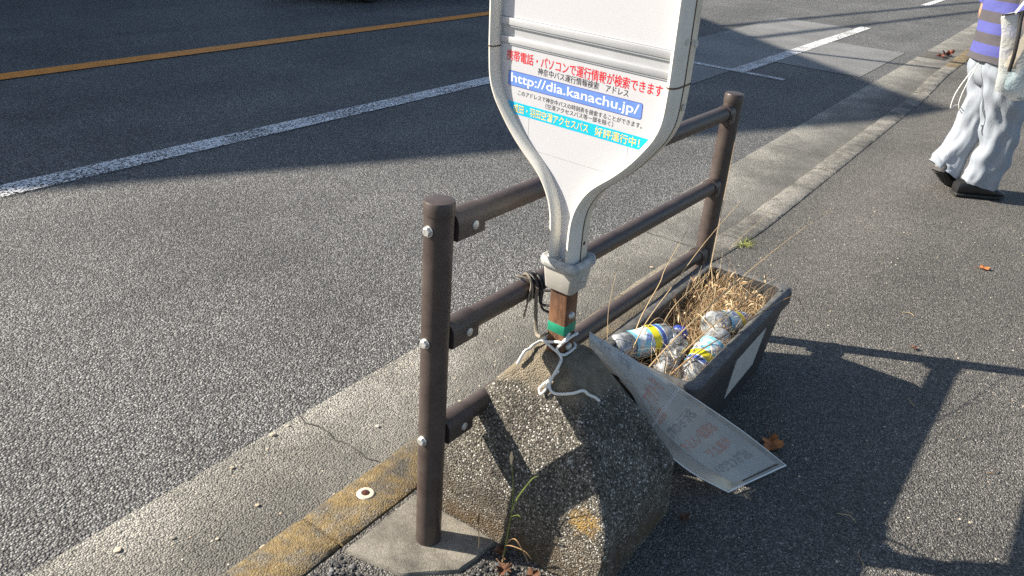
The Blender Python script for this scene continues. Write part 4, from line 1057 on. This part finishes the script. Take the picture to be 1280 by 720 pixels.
# ------------------------------------------------------------------ walking person
P0 = Vector((4.79, .25, 0)); FW = Vector((.5776, -.8163, 0)); LF = Vector((.8163, .5776, 0))
def pp_(f, l, z): return P0 + FW * f + LF * l + Vector((0, 0, z))
per = thing('person', 'person in a striped blue and grey shirt and pale baggy trousers walking along the pavement', 'person', P0)
def skin_body():
    J = {'pel': (-.10, .03, .70, .085), 'sp1': (-.10, .03, .82, .085), 'sp2': (-.10, .03, .95, .095), 'chest': (-.10, .03, 1.05, .095), 'neck': (-.09, .03, 1.145, .042), 'head0': (-.08, .03, 1.19, .05),
         'lhip': (-.085, .085, .66, .055), 'lknee': (-.062, .095, .37, .040), 'lank': (-.150, .095, .165, .022), 'ltoe': (-.095, .120, .06, .016),
         'rhip': (-.075, -.03, .66, .055), 'rknee': (.015, -.03, .36, .045), 'rank': (-.035, -.03, .075, .030), 'rtoe': (.10, -.03, .022, .022),
         'lsh': (-.10, .165, 1.09, .045), 'lel': (-.125, .21, .90, .033), 'lwr': (-.05, .215, .75, .025),
         'rsh': (-.10, -.105, 1.09, .045), 'rel': (-.12, -.15, .89, .033), 'rwr': (.02, -.155, .80, .025)}
    Ed = [('pel', 'sp1'), ('sp1', 'sp2'), ('sp2', 'chest'), ('chest', 'neck'), ('neck', 'head0'), ('pel', 'lhip'), ('lhip', 'lknee'), ('lknee', 'lank'), ('lank', 'ltoe'), ('pel', 'rhip'), ('rhip', 'rknee'), ('rknee', 'rank'), ('rank', 'rtoe'), ('chest', 'lsh'), ('lsh', 'lel'), ('lel', 'lwr'), ('chest', 'rsh'), ('rsh', 'rel'), ('rel', 'rwr')]
    # fingers
    for s_, wr, l in (('l', 'lwr', .215), ('r', 'rwr', -.155)):
        f0, _, z0, _ = J[wr]
        J[s_ + 'palm'] = (f0 + .02, l, z0 - .045, .020); Ed.append((wr, s_ + 'palm'))
        for k, (df, ln) in enumerate(((.020, .055), (.007, .062), (-.007, .058), (-.020, .046))):
            J[f'{s_}f{k}a'] = (f0 + .02 + df, l, z0 - .062, .008); J[f'{s_}f{k}b'] = (f0 + .025 + df * 1.2, l + .004, z0 - .062 - ln * .55, .0068); J[f'{s_}f{k}c'] = (f0 + .018 + df * 1.2, l + .012, z0 - .062 - ln, .0058)
            Ed += [(s_ + 'palm', f'{s_}f{k}a'), (f'{s_}f{k}a', f'{s_}f{k}b'), (f'{s_}f{k}b', f'{s_}f{k}c')]
        J[s_ + 't1'] = (f0 + .048, l, z0 - .048, .0085); J[s_ + 't2'] = (f0 + .055, l, z0 - .078, .007); Ed += [(s_ + 'palm', s_ + 't1'), (s_ + 't1', s_ + 't2')]
    ks = list(J); me = bpy.data.meshes.new('body')
    me.from_pydata([tuple((pp_(*J[k][:3]) - P0) * S) for k in ks], [(ks.index(a), ks.index(b)) for a, b in Ed], [])
    o = bpy.data.objects.new('body', me); col.objects.link(o)
    md = o.modifiers.new('skin', 'SKIN'); md.use_smooth_shade = True
    for i, k in enumerate(ks):
        r_ = J[k][3] * S; me.skin_vertices[0].data[i].radius = (r_, r_)
        me.skin_vertices[0].data[i].use_root = (k == 'pel')
    sb = o.modifiers.new('sub', 'SUBSURF'); sb.levels = 1; sb.render_levels = 1
    dg = bpy.context.evaluated_depsgraph_get(); dg.update()
    m2 = bpy.data.meshes.new_from_object(o.evaluated_get(dg)); bpy.data.objects.remove(o)
    # head with a face, joined into the same mesh
    bm = bmesh.new(); bm.from_mesh(m2)
    hb = bmesh.new(); bmesh.ops.create_uvsphere(hb, u_segments=40, v_segments=28, radius=1)
    hc = pp_(-.055, .03, 1.272)
    for v in hb.verts:
        x, y, z = v.co     # x forward, y left
        q = Vector((x * .080, y * .062, z * .094))
        if z < 0: q.x *= 1 + .05 * z; q.y *= 1 + .28 * z
        g_ = lambda a, b, c, s1: math.exp(-((x - a) ** 2 + (y - b) ** 2 + (z - c) ** 2) / s1)
        q.x += .020 * g_(1, 0, -.12, .02) + .008 * g_(1, 0, .1, .02) + .006 * g_(.85, 0, -.48, .02) + .012 * g_(.6, 0, -.85, .06)
        for s_ in (-1, 1):
            q.x -= .007 * g_(.9, s_ * .38, .06, .018); q.y += s_ * .012 * g_(0, s_, -.05, .03)
        v.co = (FW * q.x + LF * q.y + Vector((0, 0, q.z)) + hc - P0) * S
    tm = bpy.data.meshes.new('t'); hb.to_mesh(tm); hb.free(); bm.from_mesh(tm); me3 = bpy.data.meshes.new('body'); bm.to_mesh(me3); bm.free()
    me3.materials.clear(); me3.materials.append(MT['skin'])
    me3.polygons.foreach_set('use_smooth', [True] * len(me3.polygons))
    b = bpy.data.objects.new('body', me3); col.objects.link(b); b.parent = per; b['_b'] = tuple(P0)
    V, F = [], []
    for (s_) in (-1, 1):
        MB().add(*lathe([(-.006, .001), (-.004, .006), (0, .009), (.004, .006), (.006, .001)], pp_(.014, .03 + s_ * .024, 1.278), FW, 12)).build('eye', 'white', b)
    # hair cap
    hs_ = bmesh.new(); bmesh.ops.create_uvsphere(hs_, u_segments=40, v_segments=28, radius=1)
    dl = [v for v in hs_.verts if v.co.z < .25 and v.co.x > -.05 * (1 - v.co.z) or v.co.z < -.45]
    bmesh.ops.delete(hs_, geom=dl, context='VERTS')
    for v in hs_.verts:
        x, y, z = v.co; q = Vector((x * .088, y * .070, z * .102)); q *= 1 + .03 * noise.noise(v.co * 6)
        v.co = FW * q.x + LF * q.y + Vector((0, 0, q.z)) + hc
    hs_.verts.index_update()
    MB().add([tuple(v.co) for v in hs_.verts], [[v.index for v in f.verts] for f in hs_.faces]).build('hair', 'hair', per); hs_.free()
skin_body()
def ering(f, l, z, rf, rl, tilt=0.0, n=40, wr=0.0, seed=0):
    out = []
    for k in range(n):
        a = 2 * pi * k / n
        m = 1 + wr * noise.noise((cos(a) * 2.2 + seed, sin(a) * 2.2, z * 13))
        ff = cos(a) * rf * m; out.append(pp_(f + ff, l + sin(a) * rl * m, z + tilt * ff))
    return out
def loft_interp(K, n=5):
    """K rows: f,l,z,rf,rl,tilt"""
    rows = []
    for i in range(len(K) - 1):
        a, b, c, d = K[max(i - 1, 0)], K[i], K[i + 1], K[min(i + 2, len(K) - 1)]
        for k in range(n):
            t = k / n
            rows.append([.5 * (2 * b[j] + (c[j] - a[j]) * t + (2 * a[j] - 5 * b[j] + 4 * c[j] - d[j]) * t * t + (3 * b[j] - a[j] - 3 * c[j] + d[j]) * t ** 3) for j in range(6)])
    rows.append(list(K[-1])); return rows
tr_ = MB()
def leg_loft(K, seed):
    Rg = []
    rows = loft_interp(K, 7); n = len(rows)
    for i, r_ in enumerate(rows):
        fold = .10 * sin(i * 1.15 + seed) * (.4 + .6 * i / n)
        rg_ = ering(r_[0], r_[1], r_[2], r_[3] * (1 + .25 * fold), r_[4], r_[5], 48, .22, seed)
        Rg.append([p + noise.noise_vector(p * 9 + Vector((seed, 0, 0))) * .008 + noise.noise_vector(Vector((p.x * 22, p.y * 22, p.z * 6 + seed))) * .006 for p in rg_])
    last = Rg[-1]; c = sum(last, Vector()) / len(last)
    Rg.append([c + (p - c) * .93 for p in last]); Rg.append([c + (p - c) * .88 + Vector((0, 0, .04)) for k, p in enumerate(last)])
    tr_.add(*rings(Rg, caps=False))
leg_loft([(-.092, .080, .79, .095, .080, 0), (-.090, .085, .72, .092, .085, 0), (-.072, .09, .62, .094, .085, 0), (-.045, .095, .50, .090, .078, .05), (-.060, .095, .36, .085, .072, .25), (-.100, .095, .24, .082, .07, .40), (-.128, .095, .170, .082, .072, -.1), (-.138, .090, .100, .086, .078, -.57)], 2.0)
leg_loft([(-.090, -.015, .79, .095, .080, 0), (-.085, -.02, .72, .094, .085, 0), (-.060, -.03, .62, .100, .088, 0), (-.020, -.035, .50, .100, .084, -.1), (.015, -.035, .36, .096, .077, -.12), (.022, -.032, .22, .091, .073, -.08), (.005, -.03, .12, .085, .07, -.05), (-.005, -.03, .066, .083, .068, -.18)], 5.0)
tr_.add(*rings([ering(-.10, .03, z, rf, rl, 0, 48, .04) for z, rf, rl in ((.57, .045, .085), (.62, .065, .115), (.67, .075, .125), (.74, .085, .130), (.82, .09, .13), (.86, .09, .13))]))
tr_.build('trousers', 'trouser', per, angle=70)
sh = MB()
Rg = []
for r_ in loft_interp([(-.095, .03, .688, .114, .158, -.06), (-.095, .03, .74, .112, .156, -.03), (-.10, .03, .84, .112, .152, 0), (-.10, .03, .96, .117, .155, 0), (-.10, .03, 1.06, .110, .16, 0), (-.095, .03, 1.12, .075, .12, 0), (-.09, .03, 1.150, .048, .055, 0)], 5):
    q = ering(*r_, 48, .06, 1); Rg.append([p + noise.noise_vector(p * 14) * .006 for p in q])
l0 = Rg[0]; c_h = sum(l0, Vector()) / len(l0)
sh.add(*rings([[c_h + (p - c_h) * .95 for p in l0]] + Rg, caps=False))
for (a, b, c) in (((-.10, .155, 1.08), (-.115, .19, 1.0), (-.122, .208, .945)), ((-.10, -.095, 1.08), (-.112, -.135, 1.0), (-.118, -.15, .935))):
    sh.add(*tube(catmull([pp_(*a), pp_(*b), pp_(*c)], 6), [.056 - .0006 * k for k in range(13)], 24, False))
sh.build('shirt', 'shirt', per, angle=70)
def shoe(c, yaw_f, pitch, k=1.0):
    """c: ball of the foot on the ground in (f,l,z); pitch: heel lift"""
    up_m = MB(); so_m = MB()
    ax = FW * cos(yaw_f) + LF * sin(yaw_f); sd = Vector((0, 0, 1)).cross(ax)
    def T(x, y, z):
        x *= k; y *= k; z *= k     # x along the foot from ball, y left, z up
        if x < 0: x, z = x * cos(pitch) - z * sin(-pitch) * 0 - z * sin(pitch) * -1 * 0 + (z * sin(pitch)), -x * sin(pitch) + z * cos(pitch)
        return pp_(*c) + ax * x + sd * y + Vector((0, 0, z))
    rows = [(-.195, .020, .03, .052), (-.190, .033, .012, .075), (-.165, .038, .012, .088), (-.13, .037, .012, .092), (-.09, .037, .012, .086), (-.05, .041, .012, .074), (-.015, .045, .012, .062), (.02, .046, .012, .052), (.05, .041, .013, .043), (.068, .030, .014, .034), (.074, .014, .018, .026)]
    Rg = []; Rs = []
    for x, hw_, z0, z1 in rows:
        Rg.append([T(x, hw_ * sgn_pow(cos(2 * pi * k / 24)), z0 + (z1 - z0) * (.5 + .5 * sgn_pow(sin(2 * pi * k / 24)))) for k in range(24)])
        Rs.append([T(x * 1.005, (hw_ + .0025) * sgn_pow(cos(2 * pi * k / 24), .5), (.001 if x < .03 else .005) + (.019) * (.5 + .5 * sgn_pow(sin(2 * pi * k / 24), .5))) for k in range(24)])
    up_m.add(*rings(Rg)); so_m.add(*rings(Rs))
    for i in range(13):       # tread bars on the sole
        x = -.175 + i * .018
        if abs(x) < .006: continue
        V, F = box((x, -.030, -.003), (x + .009, .030, .004), .001)
        so_m.add([T(*p) for p in V], F)
    s_ = up_m.build('shoe', 'shoe', per); so_m.build('sole', 'sole', s_)
def sgn_pow(v, e=.75): return math.copysign(abs(v) ** e, v)
shoe((.075, -.03, .003), .0, 0.0)
shoe((-.066, .132, .006), .62, R(31), 1.0)
MB().add(*tube(catmull([pp_(-.19, .0, .68), pp_(-.235, -.01, .60), pp_(-.262, -.01, .52), pp_(-.262, -.01, .45), pp_(-.235, -.01, .47), pp_(-.19, -.01, .44)], 6), .0028, 6)).add(*tube(catmull([pp_(-.19, .0, .68), pp_(-.225, -.02, .58), pp_(-.235, -.02, .50), pp_(-.225, -.02, .455), pp_(-.20, -.02, .43)], 6), .0028, 6)).build('drawstring', 'cord', per)
bgc = pp_(-.03, -.19, .75)
bgt = thing('carrier_bag', 'clear plastic carrier bag with a black edge held at the side of the walking person', 'bag', pp_(-.03, -.19, .55))
Rg = []
for z, rf, rl, df in ((.560, .03, .02, .02), (.565, .080, .035, .0), (.60, .112, .05, -.05), (.68, .115, .052, -.055), (.78, .112, .042, -.085), (.87, .106, .028, -.115), (.935, .105, .016, -.14), (.95, .104, .012, -.14)):
    q = ering(-.03 + df, -.205, z, rf, rl, .12, 48, .15, 7); Rg.append([p + noise.noise_vector(p * 16) * .010 for p in q])
MB().add(*rings(Rg)).build('film', 'bag', bgt, angle=70)
MB().add(*tube(catmull([pp_(-.182, -.252, .69), pp_(-.188, -.258, .76), pp_(-.194, -.252, .84), pp_(-.198, -.236, .91), pp_(-.200, -.228, .96)], 6), .0085, 8, True, .5)).add(*tube([pp_(-.278, -.215, .93), pp_(-.20, -.224, .952), pp_(-.10, -.226, .97)], .007, 8, True, .5)).build('edge_strip', 'blackcord', bgt)
MB().add(*tube(catmull([pp_(-.23, -.222, .94), pp_(-.17, -.20, 1.04), pp_(-.10, -.13, 1.152), pp_(-.09, -.10, 1.155), pp_(-.085, -.14, 1.13), pp_(-.09, -.20, 1.03), pp_(-.08, -.222, .945)], 6), .008, 8, True, .4)).build('handle', 'bag', bgt)
MB().add(*box((-.04, -.03, -.05), (.04, .03, .05), .015), M=Matrix.Translation(pp_(-.11, -.205, .645)) @ Matrix.Rotation(.4, 4, 'Z')).build('bag_item', 'bagitem', bgt)
MB().add(*box((-.035, -.022, -.08), (.035, .022, .10), .012), M=Matrix.Translation(pp_(-.13, -.205, .77)) @ Matrix.Rotation(.7, 4, 'Z') @ Matrix.Rotation(.3, 4, 'X')).build('bag_item', 'bagbeige', bgt)

for o in bpy.data.objects:
    if '_b' in o: del o['_b']
